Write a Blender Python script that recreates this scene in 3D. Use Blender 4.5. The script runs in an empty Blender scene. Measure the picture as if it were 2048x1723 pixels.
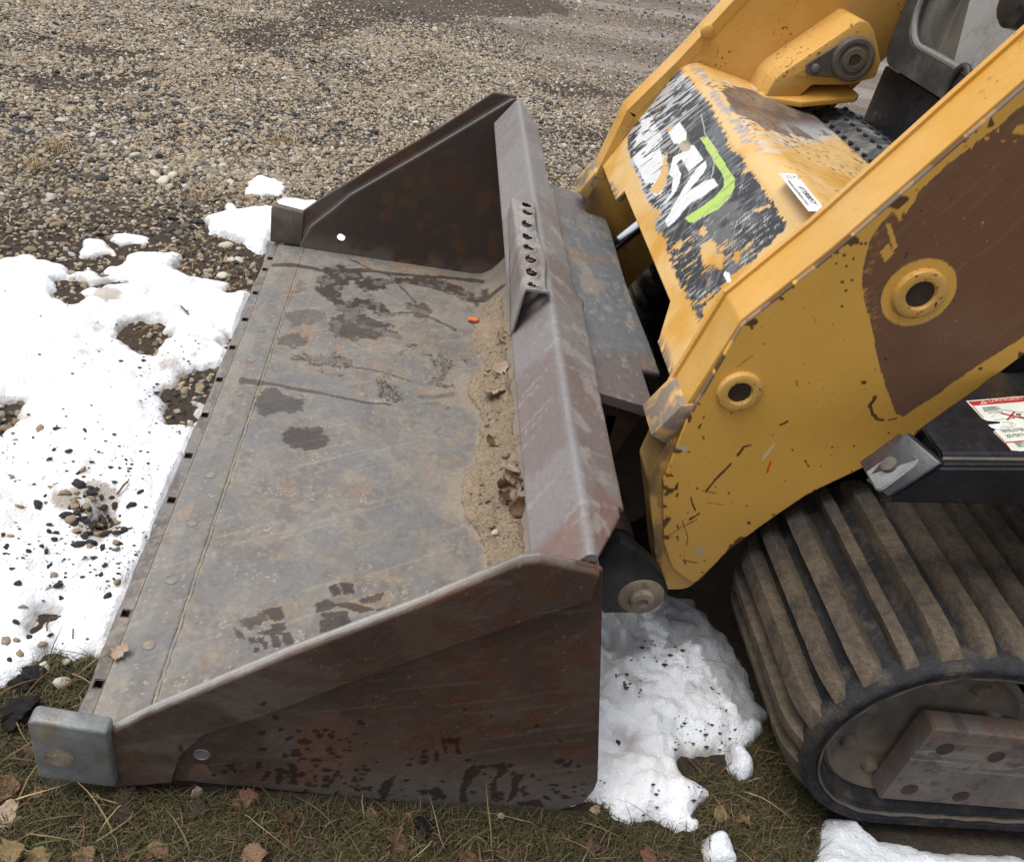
import bpy, bmesh, math, random
import numpy as np
from mathutils import Vector, Matrix, Euler
random.seed(7); RNG = np.random.default_rng(7)
S = bpy.context.scene
COL = S.collection

# ------------------------------------------------------------------ camera, sky, sun, exposure
F, CX, CY, CAMZ = 1753.0, 1024.0, 861.5, 1.36        # photograph pixels / metres above the ground
def _n(v): return v/np.linalg.norm(v)
CYW = _n(np.array([916-CX, -415-CY, F])); CXW = np.array([12500-CX, 2299-CY, F])
CXW = _n(CXW - CYW*CXW.dot(CYW)); CZW = np.cross(CXW, CYW)
cam_d = bpy.data.cameras.new("camera"); cam = bpy.data.objects.new("camera", cam_d); COL.objects.link(cam)
cam_d.sensor_width = 36.0; cam_d.lens = 36.0*F/2048.0; cam_d.clip_start = 0.05; cam_d.clip_end = 500.0
rt = (CXW[0], CYW[0], CZW[0]); up = (-CXW[1], -CYW[1], -CZW[1]); bk = (-CXW[2], -CYW[2], -CZW[2])
cam.matrix_world = Matrix(((rt[0], up[0], bk[0], 0), (rt[1], up[1], bk[1], 0), (rt[2], up[2], bk[2], CAMZ), (0, 0, 0, 1)))
S.camera = cam
w = bpy.data.worlds.new("World"); S.world = w; w.use_nodes = True
wn = w.node_tree.nodes; wl = w.node_tree.links; wn.clear()
SUN_DIR = Vector((-0.36, -0.02, 0.93)).normalized()     # towards the sun
sky = wn.new("ShaderNodeTexSky"); sky.sky_type = 'NISHITA'; sky.sun_disc = False
sky.sun_elevation = math.asin(SUN_DIR.z); sky.sun_rotation = math.atan2(SUN_DIR.x, SUN_DIR.y)
sky.air_density = 1.0; sky.dust_density = 4.0; sky.ozone_density = 1.0
hs = wn.new("ShaderNodeHueSaturation"); hs.inputs['Saturation'].default_value = 0.28
bg = wn.new("ShaderNodeBackground"); bg.inputs['Strength'].default_value = 0.13
wo = wn.new("ShaderNodeOutputWorld")
wl.new(sky.outputs[0], hs.inputs['Color']); wl.new(hs.outputs[0], bg.inputs[0]); wl.new(bg.outputs[0], wo.inputs[0])
sd_ = bpy.data.lights.new("sun", 'SUN'); sd_.energy = 1.3; sd_.angle = math.radians(42); sd_.color = (1.0, 0.965, 0.92)
sun = bpy.data.objects.new("sun", sd_); COL.objects.link(sun)
sun.rotation_euler = SUN_DIR.to_track_quat('Z', 'Y').to_euler()
vs = S.view_settings; vs.view_transform = 'Standard'; vs.look = 'None'; vs.gamma = 1.0; vs.exposure = 0.66; vs.use_curve_mapping = False
S.render.engine = 'CYCLES'
try:
    S.cycles.use_denoising = True; S.cycles.denoiser = 'OPENIMAGEDENOISE'
    S.cycles.max_bounces = 6; S.cycles.diffuse_bounces = 3; S.cycles.glossy_bounces = 3
except Exception: pass

# ------------------------------------------------------------------ measuring: photograph pixel -> point on a real plane
def ray(px, py):
    r = np.array([(px-CX)/F, (py-CY)/F, 1.0]); return np.array([CXW@r, CYW@r, CZW@r])
def at(px, py, x=None, y=None, z=None):
    d = ray(px, py); t = (z-CAMZ)/d[2] if z is not None else (y/d[1] if y is not None else x/d[0])
    p = d*t; p[2] += CAMZ; return p
def at_plane(px, py, p0, n):
    d = ray(px, py); o = np.array([0, 0, CAMZ]); p0 = np.asarray(p0, float); n = np.asarray(n, float)
    return o + d*(((p0-o)@n)/(d@n))
def proj(V):
    V = np.asarray(V, float); q = V - np.array([0, 0, CAMZ])
    c = q[:, :1]*CXW + q[:, 1:2]*CYW + q[:, 2:3]*CZW
    zc = np.where(np.abs(c[:, 2]) < 1e-6, 1e-6, c[:, 2])
    return CX+F*c[:, 0]/zc, CY+F*c[:, 1]/zc

# ------------------------------------------------------------------ numpy noise and painting masks
def _h(ix, iy, s):
    h = (ix.astype(np.int64)*374761393 + iy.astype(np.int64)*668265263 + s*1442695041) & 0xffffffff
    h = ((h ^ (h >> 13))*1274126177) & 0xffffffff
    h = h ^ (h >> 16)
    return (h & 0xffff)/65535.0
def vn(x, y, s=0):
    ix = np.floor(x); iy = np.floor(y); fx = x-ix; fy = y-iy
    fx = fx*fx*(3-2*fx); fy = fy*fy*(3-2*fy)
    a = _h(ix, iy, s); b = _h(ix+1, iy, s); c = _h(ix, iy+1, s); d = _h(ix+1, iy+1, s)
    return (a*(1-fx)+b*fx)*(1-fy)+(c*(1-fx)+d*fx)*fy
def fbm(x, y, f, o=4, s=0, g=0.5):
    t = 0; a = 1.0; n = 0
    for i in range(o):
        t = t+a*vn(x*f+i*17.3, y*f-i*9.1, s+i*31); n += a; a *= g; f *= 2.03
    return t/n
def sst(v, a, b):
    t = np.clip((v-a)/(b-a), 0, 1); return t*t*(3-2*t)
def inpoly(px, py, poly):
    P = np.asarray(poly, float); out = np.zeros(px.shape, bool)
    m = (px >= P[:, 0].min()) & (px <= P[:, 0].max()) & (py >= P[:, 1].min()) & (py <= P[:, 1].max())
    if not m.any(): return out
    x = px[m]; y = py[m]; r = np.zeros(x.shape, bool); j = len(P)-1
    for i in range(len(P)):
        xi, yi = P[i]; xj, yj = P[j]
        c = ((yi > y) != (yj > y)) & (x < (xj-xi)*(y-yi)/((yj-yi) if yj != yi else 1e-9)+xi)
        r ^= c; j = i
    out[m] = r; return out
def dist_line(px, py, pts):
    P = np.asarray(pts, float); d = np.full(px.shape, 1e9)
    for a, b in zip(P[:-1], P[1:]):
        v = b-a; L = max(v@v, 1e-9)
        t = np.clip(((px-a[0])*v[0]+(py-a[1])*v[1])/L, 0, 1)
        d = np.minimum(d, np.hypot(px-a[0]-t*v[0], py-a[1]-t*v[1]))
    return d
def zm(pts, x0, y0, k): return [(x0+k*a, y0+k*b) for a, b in pts]   # enlarged-crop reading -> photograph pixel
def mix(c, new, m):
    m = np.asarray(m, float)[:, None]; return c*(1-m)+np.asarray(new, float)*m

# ------------------------------------------------------------------ materials
def nd(nt, t, **k):
    n = nt.nodes.new(t)
    for a, b in k.items(): setattr(n, a, b)
    return n
def mat(name, col=(.5, .5, .5), attr=False, inst=False, rough=.6, metal=0.0, spec=.4, grain=((300, .15), (25, .15)), bump=((300, .0006),),
        rvar=.15, chips=None, dust=None, wet=False, sss=0.0, coat=0.0, veins=None):
    m = bpy.data.materials.new(name); m.use_nodes = True; nt = m.node_tree; nt.nodes.clear(); L = nt.links.new
    out = nd(nt, "ShaderNodeOutputMaterial"); bs = nd(nt, "ShaderNodeBsdfPrincipled"); L(bs.outputs[0], out.inputs[0])
    tc = nd(nt, "ShaderNodeTexCoord")
    def noise(sc, det=4, off=0.0, ro=.55):
        n = nd(nt, "ShaderNodeTexNoise"); n.inputs['Scale'].default_value = sc; n.inputs['Detail'].default_value = det; n.inputs['Roughness'].default_value = ro
        if off:
            mp = nd(nt, "ShaderNodeMapping"); mp.inputs['Location'].default_value = (off, off*.7, -off); L(tc.outputs['Object'], mp.inputs[0]); L(mp.outputs[0], n.inputs['Vector'])
        else: L(tc.outputs['Object'], n.inputs['Vector'])
        return n.outputs[0]
    def rng(src, a, b, c, d):
        r = nd(nt, "ShaderNodeMapRange"); r.inputs[1].default_value = a; r.inputs[2].default_value = b; r.inputs[3].default_value = c; r.inputs[4].default_value = d; L(src, r.inputs[0]); return r.outputs[0]
    if attr or inst:
        an = nd(nt, "ShaderNodeAttribute", attribute_name="col"); an.attribute_type = 'INSTANCER' if inst else 'GEOMETRY'; c = an.outputs['Color']
    else:
        rg = nd(nt, "ShaderNodeRGB"); rg.outputs[0].default_value = (*col, 1); c = rg.outputs[0]
    def mixc(a, b, f):
        x = nd(nt, "ShaderNodeMix", data_type='RGBA'); L(f, x.inputs[0])
        L(a, x.inputs[6]) if hasattr(a, 'links') else setattr(x.inputs[6], 'default_value', (*a, 1))
        L(b, x.inputs[7]) if hasattr(b, 'links') else setattr(x.inputs[7], 'default_value', (*b, 1))
        return x.outputs[2]
    if dust:                                  # (colour, scale, lo, hi)
        c = mixc(c, dust[0], rng(noise(dust[1], 6, 3.1), dust[2], dust[3], 0, dust[4] if len(dust) > 4 else .8))
    for i, (sc, am) in enumerate(grain):
        v = nd(nt, "ShaderNodeVectorMath", operation='SCALE'); L(c, v.inputs[0]); L(rng(noise(sc, 5, 1.7*i), .28, .72, 1-am, 1+am), v.inputs['Scale']); c = v.outputs[0]
    if chips:                                 # (colour, scale, lo, hi)
        k = rng(noise(chips[1], 3, 7.7, .6), chips[2], chips[3], 0, 1)
        if len(chips) > 4:
            mm = nd(nt, "ShaderNodeMath", operation='MULTIPLY'); L(k, mm.inputs[0]); L(rng(noise(chips[4], 2, 5.5), .5, .62, 0, 1), mm.inputs[1]); k = mm.outputs[0]
        c = mixc(c, chips[0], k)
    if veins:
        sb = nd(nt, "ShaderNodeMath", operation='SUBTRACT'); L(noise(veins[1], 8, 4.4, .6), sb.inputs[0]); sb.inputs[1].default_value = .5
        ab = nd(nt, "ShaderNodeMath", operation='ABSOLUTE'); L(sb.outputs[0], ab.inputs[0]); c = mixc(c, veins[0], rng(ab.outputs[0], 0, veins[2], .75, 0))
    L(c, bs.inputs['Base Color'])
    r = rng(noise(40, 4, 2.3), .3, .7, max(.03, rough-rvar), min(1, rough+rvar))
    if wet:
        an2 = nd(nt, "ShaderNodeAttribute", attribute_name="wet"); mx = nd(nt, "ShaderNodeMix", data_type='FLOAT')
        L(an2.outputs['Fac'], mx.inputs[0]); L(r, mx.inputs[2]); mx.inputs[3].default_value = .42; r = mx.outputs[0]
    L(r, bs.inputs['Roughness']); bs.inputs['Metallic'].default_value = metal; bs.inputs['Specular IOR Level'].default_value = spec
    if coat: bs.inputs['Coat Weight'].default_value = coat; bs.inputs['Coat Roughness'].default_value = .2
    if sss:
        bs.inputs['Subsurface Weight'].default_value = sss; bs.inputs['Subsurface Radius'].default_value = (.03, .03, .035); bs.inputs['Subsurface Scale'].default_value = .3
    pn = None
    for sc, di in bump:
        b = nd(nt, "ShaderNodeBump"); b.inputs['Strength'].default_value = 1.0; b.inputs['Distance'].default_value = di
        L(noise(sc, 6, .9, .6), b.inputs['Height'])
        if pn: L(pn, b.inputs['Normal'])
        pn = b.outputs[0]
    if pn: L(pn, bs.inputs['Normal'])
    return m

YEL = (.52, .272, .045)
BRN = (.055, .027, .016)
M = {}
M['ground'] = mat("ground_soil", attr=True, rough=.95, spec=.2, grain=((350, .3), (60, .25), (9, .15)), bump=((160, .004), (40, .008)))
M['stone'] = mat("gravel_stone", inst=True, rough=.85, spec=.25, grain=((60, .15),), bump=())
M['snow'] = mat("snow", attr=True, rough=.75, spec=.3, grain=((260, .02), (40, .03)), bump=((320, .0012), (110, .003), (40, .008)), rvar=.1)
M['grass'] = mat("grass_blades", attr=True, rough=.75, spec=.25, grain=((30, .15),), bump=())
M['bucket'] = mat("worn_bucket_steel", attr=True, wet=True, rough=.58, metal=.15, spec=.4, grain=((700, .16), (120, .1)), bump=((500, .0004), (60, .0012)))
M['steel'] = mat("bare_grey_steel", (.20, .21, .21), rough=.5, metal=.4, grain=((300, .15), (30, .25)), bump=((250, .0006),), dust=((.28, .22, .14), 14, .55, .7, .7))
M['plug'] = mat('welded_plug', (.19, .175, .155), rough=.6, metal=.15, grain=((500, .15), (60, .25)), bump=((300, .0006),), dust=((.27, .22, .15), 40, .5, .65, .6))
M['rustdark'] = mat("dark_rusty_steel", (.035, .024, .019), rough=.6, metal=.1, grain=((200, .25), (20, .4)), dust=((.09, .035, .014), 12, .5, .7, .7))
M['yellow'] = mat("yellow_paint", YEL, rough=.42, spec=.4, grain=((200, .05), (7, .07)), bump=((90, .0003), (500, .0001)), chips=(BRN, 95, .61, .645, 5), dust=((.60, .40, .17), 5, .36, .66, .5))  # pale dust, strengthened to paint in sky sheen on the tops
M['ybody'] = mat('yellow_paint_edges', attr=True, rough=.42, spec=.4, dust=((.60, .40, .17), 5, .36, .66, .5), grain=((200, .05), (7, .07)), bump=((90, .0003), (500, .0001)), chips=(BRN, 95, .61, .645, 5))  # same pale dust, sky sheen painted into it too
M['yattr'] = mat("yellow_paint_worn", attr=True, rough=.42, spec=.4, grain=((300, .05), (7, .06)), bump=((90, .0003),))
M['black'] = mat("black_paint", (.010, .011, .014), rough=.35, spec=.5, grain=((100, .3), (9, .4)), bump=((60, .0005),), chips=((.13, .11, .09), 45, .68, .72, 5), dust=((.05, .045, .04), 5, .55, .8, .35))
M['rubber'] = mat("track_rubber", (.022, .022, .024), rough=.8, spec=.25, grain=((200, .3), (25, .4)), bump=((180, .002), (50, .004)), dust=((.10, .080, .058), 16, .52, .68, .6))
M['lug'] = mat("muddy_track_rubber", (.045, .040, .036), rough=.9, spec=.15, grain=((420, .35), (110, .28), (28, .25)), bump=((320, .0012), (70, .0008)), dust=((.088, .068, .048), 12, .30, .60, .9), chips=((.22, .18, .13), 420, .67, .71))
M['mudtan'] = mat('dried_mud_on_steel', (.24, .195, .145), rough=.85, spec=.2, grain=((250, .2), (20, .3)), bump=((120, .001), (50, .003)), dust=((.05, .04, .033), 22, .56, .68, .8))
M['mudsteel'] = mat("muddy_steel", (.095, .080, .068), rough=.7, spec=.3, grain=((250, .2), (20, .3)), bump=((120, .001),), dust=((.16, .12, .082), 9, .45, .7, .7))
M['railsteel'] = mat("worn_rail_steel", attr=True, rough=.6, spec=.3, metal=.1, grain=((250, .2), (20, .15)), bump=((120, .0008),))
M['dirt'] = mat("sandy_dirt", (.30, .235, .165), rough=.95, spec=.1, grain=((500, .45), (120, .25), (25, .15)), bump=((350, .004), (90, .010)))
M['leaf'] = mat("dry_leaf", (.19, .115, .065), rough=.7, spec=.3, grain=((150, .2), (20, .4)), bump=((120, .0008),))
M['leafpale'] = mat("pale_dry_leaf", (.36, .27, .195), rough=.7, spec=.3, grain=((150, .2), (20, .3)), bump=((120, .0008),))
M['pebble_tan'] = mat("tan_pebble", (.27, .205, .135), rough=.8, grain=((120, .2), (20, .2)), bump=((200, .001),))
M['pebble_dark'] = mat("dark_asphalt_crumb", (.040, .037, .035), rough=.85, grain=((200, .4),), bump=((200, .002),))
M['orange'] = mat("orange_plastic", (.62, .13, .035), rough=.5, grain=((200, .1),), bump=())
M['chrome'] = mat("chrome_rod", (.62, .63, .65), rough=.15, metal=1.0, rvar=.05, grain=((40, .05),), bump=())
M['white'] = mat("white_label", (.78, .79, .80), rough=.4, grain=((200, .03),), bump=())
M['cream'] = mat("cream_label", (.58, .60, .53), rough=.4, grain=((100, .05), (15, .12)), bump=())
M['red'] = mat("red_print", (.36, .02, .018), rough=.45, grain=((100, .1),), bump=())
M['ink'] = mat("black_print", (.02, .02, .025), rough=.5, grain=((100, .1),), bump=())
M['greyink'] = mat("grey_print", (.22, .24, .23), rough=.5, grain=((100, .1),), bump=())
M['peach'] = mat("peach_print", (.62, .40, .30), rough=.5, grain=((100, .1),), bump=())
M['doorplastic'] = mat("dusty_black_plastic", (.030, .031, .033), rough=.55, spec=.4, grain=((120, .2), (12, .3)), dust=((.10, .094, .082), 11, .46, .66, .6), bump=((250, .0008),))
M['seal'] = mat("dusty_rubber_seal", (.16, .155, .14), rough=.7, grain=((100, .2),), bump=((200, .0008),))
M['interior'] = mat("cab_interior", (.02, .02, .016), rough=.8, dust=((.09, .075, .05), 5, .45, .7, .8), bump=())
M['reflection'] = mat("painted_reflection", (.46, .49, .51), rough=.5, grain=((60, .05), (10, .08)), bump=(), veins=((.20, .22, .28), 7, .018))  # pale tone and dark veins paint a sky reflection with branches
gl = bpy.data.materials.new("dusty_glass"); gl.use_nodes = True; nt = gl.node_tree; nt.nodes.clear()
_o = nd(nt, "ShaderNodeOutputMaterial"); _mx = nd(nt, "ShaderNodeMixShader"); _t = nd(nt, "ShaderNodeBsdfTransparent"); _g = nd(nt, "ShaderNodeBsdfPrincipled")
_g.inputs['Base Color'].default_value = (.30, .29, .26, 1); _g.inputs['Roughness'].default_value = .15
_nz = nd(nt, "ShaderNodeTexNoise"); _nz.inputs['Scale'].default_value = 9; _nz.inputs['Detail'].default_value = 8; _mp = nd(nt, "ShaderNodeMapping"); _mp.inputs['Scale'].default_value = (1, 1.6, .5)
_tc = nd(nt, "ShaderNodeTexCoord"); nt.links.new(_tc.outputs['Object'], _mp.inputs[0]); nt.links.new(_mp.outputs[0], _nz.inputs['Vector'])
_r = nd(nt, "ShaderNodeMapRange"); _r.inputs[1].default_value = .35; _r.inputs[2].default_value = .75; _r.inputs[3].default_value = .10; _r.inputs[4].default_value = .38
nt.links.new(_nz.outputs[0], _r.inputs[0]); nt.links.new(_r.outputs[0], _mx.inputs[0]); nt.links.new(_t.outputs[0], _mx.inputs[1]); nt.links.new(_g.outputs[0], _mx.inputs[2]); nt.links.new(_mx.outputs[0], _o.inputs[0])
M['glass'] = gl

# ------------------------------------------------------------------ objects
def thing(name, label, cat, loc=(0, 0, 0), group=None):
    o = bpy.data.objects.new(name, None); COL.objects.link(o); o.location = loc
    o['label'] = label; o['category'] = cat
    if group: o['group'] = group
    return o
def tag(o, label, cat, group=None):
    o['label'] = label; o['category'] = cat
    if group: o['group'] = group
    return o
def link(name, me, m=None, parent=None):
    o = bpy.data.objects.new(name, me); COL.objects.link(o)
    if m is not None and hasattr(me, 'materials'): me.materials.append(m)
    if parent is not None:
        o.parent = parent
        o.matrix_parent_inverse = Matrix.Translation(-parent.location) if parent.parent is None else Matrix.Identity(4)
    return o
def fast(name, V, Q, m, parent=None, col=None, wet=None, smooth=True):
    V = np.ascontiguousarray(V, dtype=np.float32); Q = np.ascontiguousarray(Q, dtype=np.int32); k = Q.shape[1]
    me = bpy.data.meshes.new(name); me.vertices.add(len(V)); me.vertices.foreach_set("co", V.ravel())
    me.loops.add(Q.size); me.loops.foreach_set("vertex_index", Q.ravel())
    me.polygons.add(len(Q)); me.polygons.foreach_set("loop_start", np.arange(0, Q.size, k, dtype=np.int32))
    try: me.polygons.foreach_set("loop_total", np.full(len(Q), k, dtype=np.int32))
    except Exception: pass
    me.polygons.foreach_set("use_smooth", np.full(len(Q), smooth, dtype=bool))
    me.update(calc_edges=True)
    if col is not None:
        a = me.attributes.new("col", 'FLOAT_COLOR', 'POINT'); c = np.ones((len(V), 4), np.float32); c[:, :3] = np.clip(col, 0, 1); a.data.foreach_set("color", c.ravel())
    if wet is not None:
        a = me.attributes.new("wet", 'FLOAT', 'POINT'); a.data.foreach_set("value", np.asarray(wet, np.float32))
    return link(name, me, m, parent)
def gridq(nu, nv, wrap_v=False):
    i, j = np.meshgrid(np.arange(nu-1), np.arange(nv if wrap_v else nv-1), indexing='ij'); j2 = (j+1) % nv
    return np.stack([i*nv+j, (i+1)*nv+j, (i+1)*nv+j2, i*nv+j2], -1).reshape(-1, 4)
def bmo(name, bm, m, parent=None, smooth=False, auto=True):
    bmesh.ops.recalc_face_normals(bm, faces=bm.faces)
    me = bpy.data.meshes.new(name); bm.to_mesh(me); bm.free()
    if smooth:
        me.polygons.foreach_set("use_smooth", np.ones(len(me.polygons), bool))
        if auto:
            try: me.set_sharp_from_angle(angle=math.radians(35))
            except Exception: pass
    return link(name, me, m, parent)
def bm_prism(bm, pts3, d, bev=0.0, seg=2):
    """a polygon of 3D points extruded by vector d"""
    vs_ = [bm.verts.new(p) for p in pts3]; f = bm.faces.new(vs_)
    r = bmesh.ops.extrude_face_region(bm, geom=[f]); nv = [v for v in r['geom'] if isinstance(v, bmesh.types.BMVert)]
    for v in nv: v.co += Vector(d)
    if bev:
        es = set()
        for v in vs_+nv:
            for e in v.link_edges: es.add(e)
        bmesh.ops.bevel(bm, geom=list(es), offset=bev, segments=seg, affect='EDGES', profile=.5)
def prism(name, pts3, d, m, parent=None, bev=0.0, seg=2):
    bm = bmesh.new(); bm_prism(bm, pts3, d, bev, seg); return bmo(name, bm, m, parent, smooth=bev > 0)
def xz(pts, y): return [(p[0], y, p[1]) for p in pts]
def box(name, a, b, m, parent=None, bev=0.004):
    return prism(name, [(a[0], a[1], a[2]), (b[0], a[1], a[2]), (b[0], a[1], b[2]), (a[0], a[1], b[2])], (0, b[1]-a[1], 0), m, parent, bev)
def lathe(name, prof, c, axis, m, parent=None, seg=40, sq=1.0):
    """prof: (radius, height) pairs turned about axis through c"""
    ax = Vector(axis).normalized(); u = ax.orthogonal().normalized(); v = ax.cross(u); c = Vector(c); bm = bmesh.new(); rings = []
    for r, h in prof:
        rings.append([bm.verts.new(c+ax*h+(u*math.cos(2*math.pi*i/seg)+v*math.sin(2*math.pi*i/seg))*r) for i in range(seg)])
    for A, B in zip(rings[:-1], rings[1:]):
        for i in range(seg): bm.faces.new((A[i], A[(i+1) % seg], B[(i+1) % seg], B[i]))
    if prof[0][0] > 1e-4: bm.faces.new(rings[0][::-1])
    if prof[-1][0] > 1e-4: bm.faces.new(rings[-1])
    bmesh.ops.remove_doubles(bm, verts=bm.verts, dist=1e-6)
    return bmo(name, bm, m, parent, smooth=True)
def tube(name, pts, r, m, parent=None, seg=10):
    bm = bmesh.new(); P = [Vector(p) for p in pts]; rings = []
    for i, p in enumerate(P):
        t = (P[min(i+1, len(P)-1)]-P[max(i-1, 0)]).normalized(); u = t.orthogonal().normalized() if i == 0 else (u-t*u.dot(t)).normalized(); v = t.cross(u)
        rr = r[i] if isinstance(r, (list, tuple)) else r
        rings.append([bm.verts.new(p+(u*math.cos(2*math.pi*k/seg)+v*math.sin(2*math.pi*k/seg))*rr) for k in range(seg)])
    for A, B in zip(rings[:-1], rings[1:]):
        for i in range(seg): bm.faces.new((A[i], A[(i+1) % seg], B[(i+1) % seg], B[i]))
    bm.faces.new(rings[0][::-1]); bm.faces.new(rings[-1])
    return bmo(name, bm, m, parent, smooth=True)
def curve(pts, n, smooth=False):
    P = np.asarray(pts, float); k = np.linspace(0, len(P)-1, n); i = np.minimum(k.astype(int), len(P)-2); t = (k-i)[:, None]
    if not smooth: return P[i]*(1-t)+P[i+1]*t
    p0 = P[np.maximum(i-1, 0)]; p1 = P[i]; p2 = P[i+1]; p3 = P[np.minimum(i+2, len(P)-1)]
    return .5*((2*p1)+(-p0+p2)*t+(2*p0-5*p1+4*p2-p3)*t*t+(-p0+3*p1-3*p2+p3)*t**3)
def ruled(name, top, bot, yf, yb, nv, r, m, parent, paint=None, hole=None, thru=False):
    """closed plate between two (x,z) curves; its face at yf is a fine grid that paint(V) colours; edges rounded by r"""
    n = len(top); d = top-bot; Ln = np.maximum(np.linalg.norm(d, axis=1), 2.2*r); d = d/np.maximum(np.linalg.norm(d, axis=1), 1e-9)[:, None]
    sg = 1.0 if yb > yf else -1.0; rows = []
    A = [math.radians(a) for a in (30, 60, 90)]
    for k in range(nv+1): rows.append((r+(Ln-2*r)*k/nv, yf))
    for a in A: rows.append((Ln-r+r*math.sin(a), yf+sg*r*(1-math.cos(a))))
    for a in A[::-1]: rows.append((Ln-r+r*math.sin(a), yb-sg*r*(1-math.cos(a))))
    nb = nv if thru else 1
    for k in range(nb+1): rows.append((Ln-r-(Ln-2*r)*k/nb, yb))
    for a in A: rows.append((r-r*math.sin(a), yb-sg*r*(1-math.cos(a))))
    for a in A[::-1]: rows.append((r-r*math.sin(a), yf+sg*r*(1-math.cos(a))))
    R = len(rows); V = np.zeros((n, R, 3))
    for k, (t, y) in enumerate(rows):
        p = bot+d*np.broadcast_to(t, (n,))[:, None]; V[:, k, 0] = p[:, 0]; V[:, k, 2] = p[:, 1]; V[:, k, 1] = y
    V = V.reshape(-1, 3); Q = gridq(n, R, True)
    if hole is not None: Q = Q[~hole(V[Q].mean(1))]
    col = wet = None
    if paint: col, wet = paint(V)
    o = fast(name, V, Q, m, parent, col, wet)
    bm = bmesh.new(); bm.from_mesh(o.data); bm.verts.ensure_lookup_table()
    for s in (0, n-1):
        try: bm.faces.new([bm.verts[s*R+k] for k in range(R)])
        except Exception: pass
    bmesh.ops.recalc_face_normals(bm, faces=bm.faces)
    bm.to_mesh(o.data); bm.free()
    return o
def text(name, body, size, origin, xd, yd, m, parent, off=.0004):
    c = bpy.data.curves.new(name, 'FONT'); c.body = body; c.size = size; c.resolution_u = 2
    q = bpy.data.objects.new(name, c); COL.objects.link(q); bpy.context.view_layer.update()
    me = bpy.data.meshes.new_from_object(q.evaluated_get(bpy.context.evaluated_depsgraph_get())); bpy.data.objects.remove(q); bpy.data.curves.remove(c)
    me.materials.clear(); me.materials.append(m); o = bpy.data.objects.new(name, me); COL.objects.link(o); o['kind'] = 'stuff'
    xd = Vector(xd).normalized(); yd = Vector(yd); yd = (yd-xd*yd.dot(xd)).normalized(); zd = xd.cross(yd); p = Vector(origin)+zd*off
    mw = Matrix(((xd.x, yd.x, zd.x, p.x), (xd.y, yd.y, zd.y, p.y), (xd.z, yd.z, zd.z, p.z), (0, 0, 0, 1)))
    o.parent = parent
    o.matrix_parent_inverse = Matrix.Translation(-parent.location) if parent.parent is None else Matrix.Identity(4); o.matrix_basis = mw
    return o

# ------------------------------------------------------------------ the ground
GRASS = [(-700, 1440), (-200, 1360), (60, 1325), (190, 1292), (240, 1230), (280, 1300), (150, 1450), (60, 1450), (80, 1565), (1200, 1590), (1230, 1640), (1380, 1665), (1375, 1590), (1400, 1515), (1450, 1560), (1540, 1440), (1600, 1560), (1660, 1650), (1640, 1720), (2300, 1760), (2300, 2000), (-700, 2000)]
def gheight(x, y):
    near = np.exp(-((x-.2)**2/1.6+(y-1.8)**2/2.5))
    return ((fbm(x, y, 2.1, 4, 3)-.5)*.06*(1-.85*near)+(fbm(x, y, 12, 3, 5)-.5)*.016-.006)
def axis_(a, b, st, far):
    mid = np.arange(a, b+1e-6, st); g = st*1.25**np.arange(1, 60); g = np.cumsum(g); g = g[g < far]
    return np.concatenate([a-g[::-1], mid, b+g])
gx = axis_(-3.2, 4.2, .024, 150); gy = axis_(.2, 12.0, .030, 150)
GX, GY = np.meshgrid(gx, gy, indexing='ij'); gxf, gyf = GX.ravel(), GY.ravel(); gz = gheight(gxf, gyf)
def zones(x, y):
    V = np.stack([x, y, np.zeros_like(x)], 1); px, py = proj(V); front = (y > .3)
    px = np.where(front, px, -9999.); py = np.where(front, py, -9999.); return px, py
px, py = zones(gxf, gyf)
wx = px+60*(fbm(gxf, gyf, 6, 3, 11)-.5); wy = py+60*(fbm(gxf, gyf, 6, 3, 12)-.5)
c = np.tile(np.array([.088, .070, .052]), (len(gxf), 1))
c = mix(c, (.055, .044, .034), sst(fbm(gxf, gyf, 5, 4, 21), .42, .66)*.7)
def wornf(x, y, px, py): return sst(.30*(px-470)-py+150*(fbm(x, y, .9, 4, 8)-.5), -40, 120)*(px > 300)
BANDS = [[(430, 75), (560, 30), (660, -10), (1100, -40), (1150, 20), (900, 40), (760, 45), (620, 95), (470, 120)], [(90, 112), (150, 98), (240, 104), (380, 88), (370, 104), (250, 120), (130, 126)], [(60, 150), (200, 140), (330, 150), (240, 170), (90, 175)], [(1060, 160), (1180, 170), (1290, 195), (1200, 205), (1080, 180)], [(1120, 240), (1260, 260), (1240, 285), (1130, 270)]]
def bandf(x, y, px, py):
    m = np.zeros(len(x)); ex = px+70*(fbm(x, y, 2.2, 4, 33)-.5); ey = py+46*(fbm(x, y, 2.2, 4, 34)-.5)
    for b in BANDS: m = np.maximum(m, inpoly(ex, ey, b))
    return m
worn = wornf(gxf, gyf, px, py)     # vehicle-worn dirt beyond
c = mix(c, (.185, .152, .128), worn*.85)
trk = np.sin((gyf-.35*gxf)*5.2+2*fbm(gxf, gyf, 1.2, 3, 9)); c = mix(c, (.27, .24, .215), worn*sst(trk, .3, .9)*.6); c = mix(c, (.105, .082, .066), worn*sst(-trk, .5, .95)*.55)
c = mix(c, (.060, .046, .036), bandf(gxf, gyf, px, py)*.85)
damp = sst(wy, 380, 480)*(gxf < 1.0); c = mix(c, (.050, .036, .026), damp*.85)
gm = inpoly(wx, wy, GRASS); c = mix(c, (.034, .028, .017), gm*.92)
c = mix(c, (.032, .026, .021), inpoly(wx, wy, [(-100, 1350), (50, 1330), (90, 1390), (60, 1470), (-100, 1500)])*.9)
c = mix(c, (.04, .03, .022), ((gxf > -.4) & (gxf < 2.8) & (gyf > .8) & (gyf < 2.9))*.85)
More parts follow.
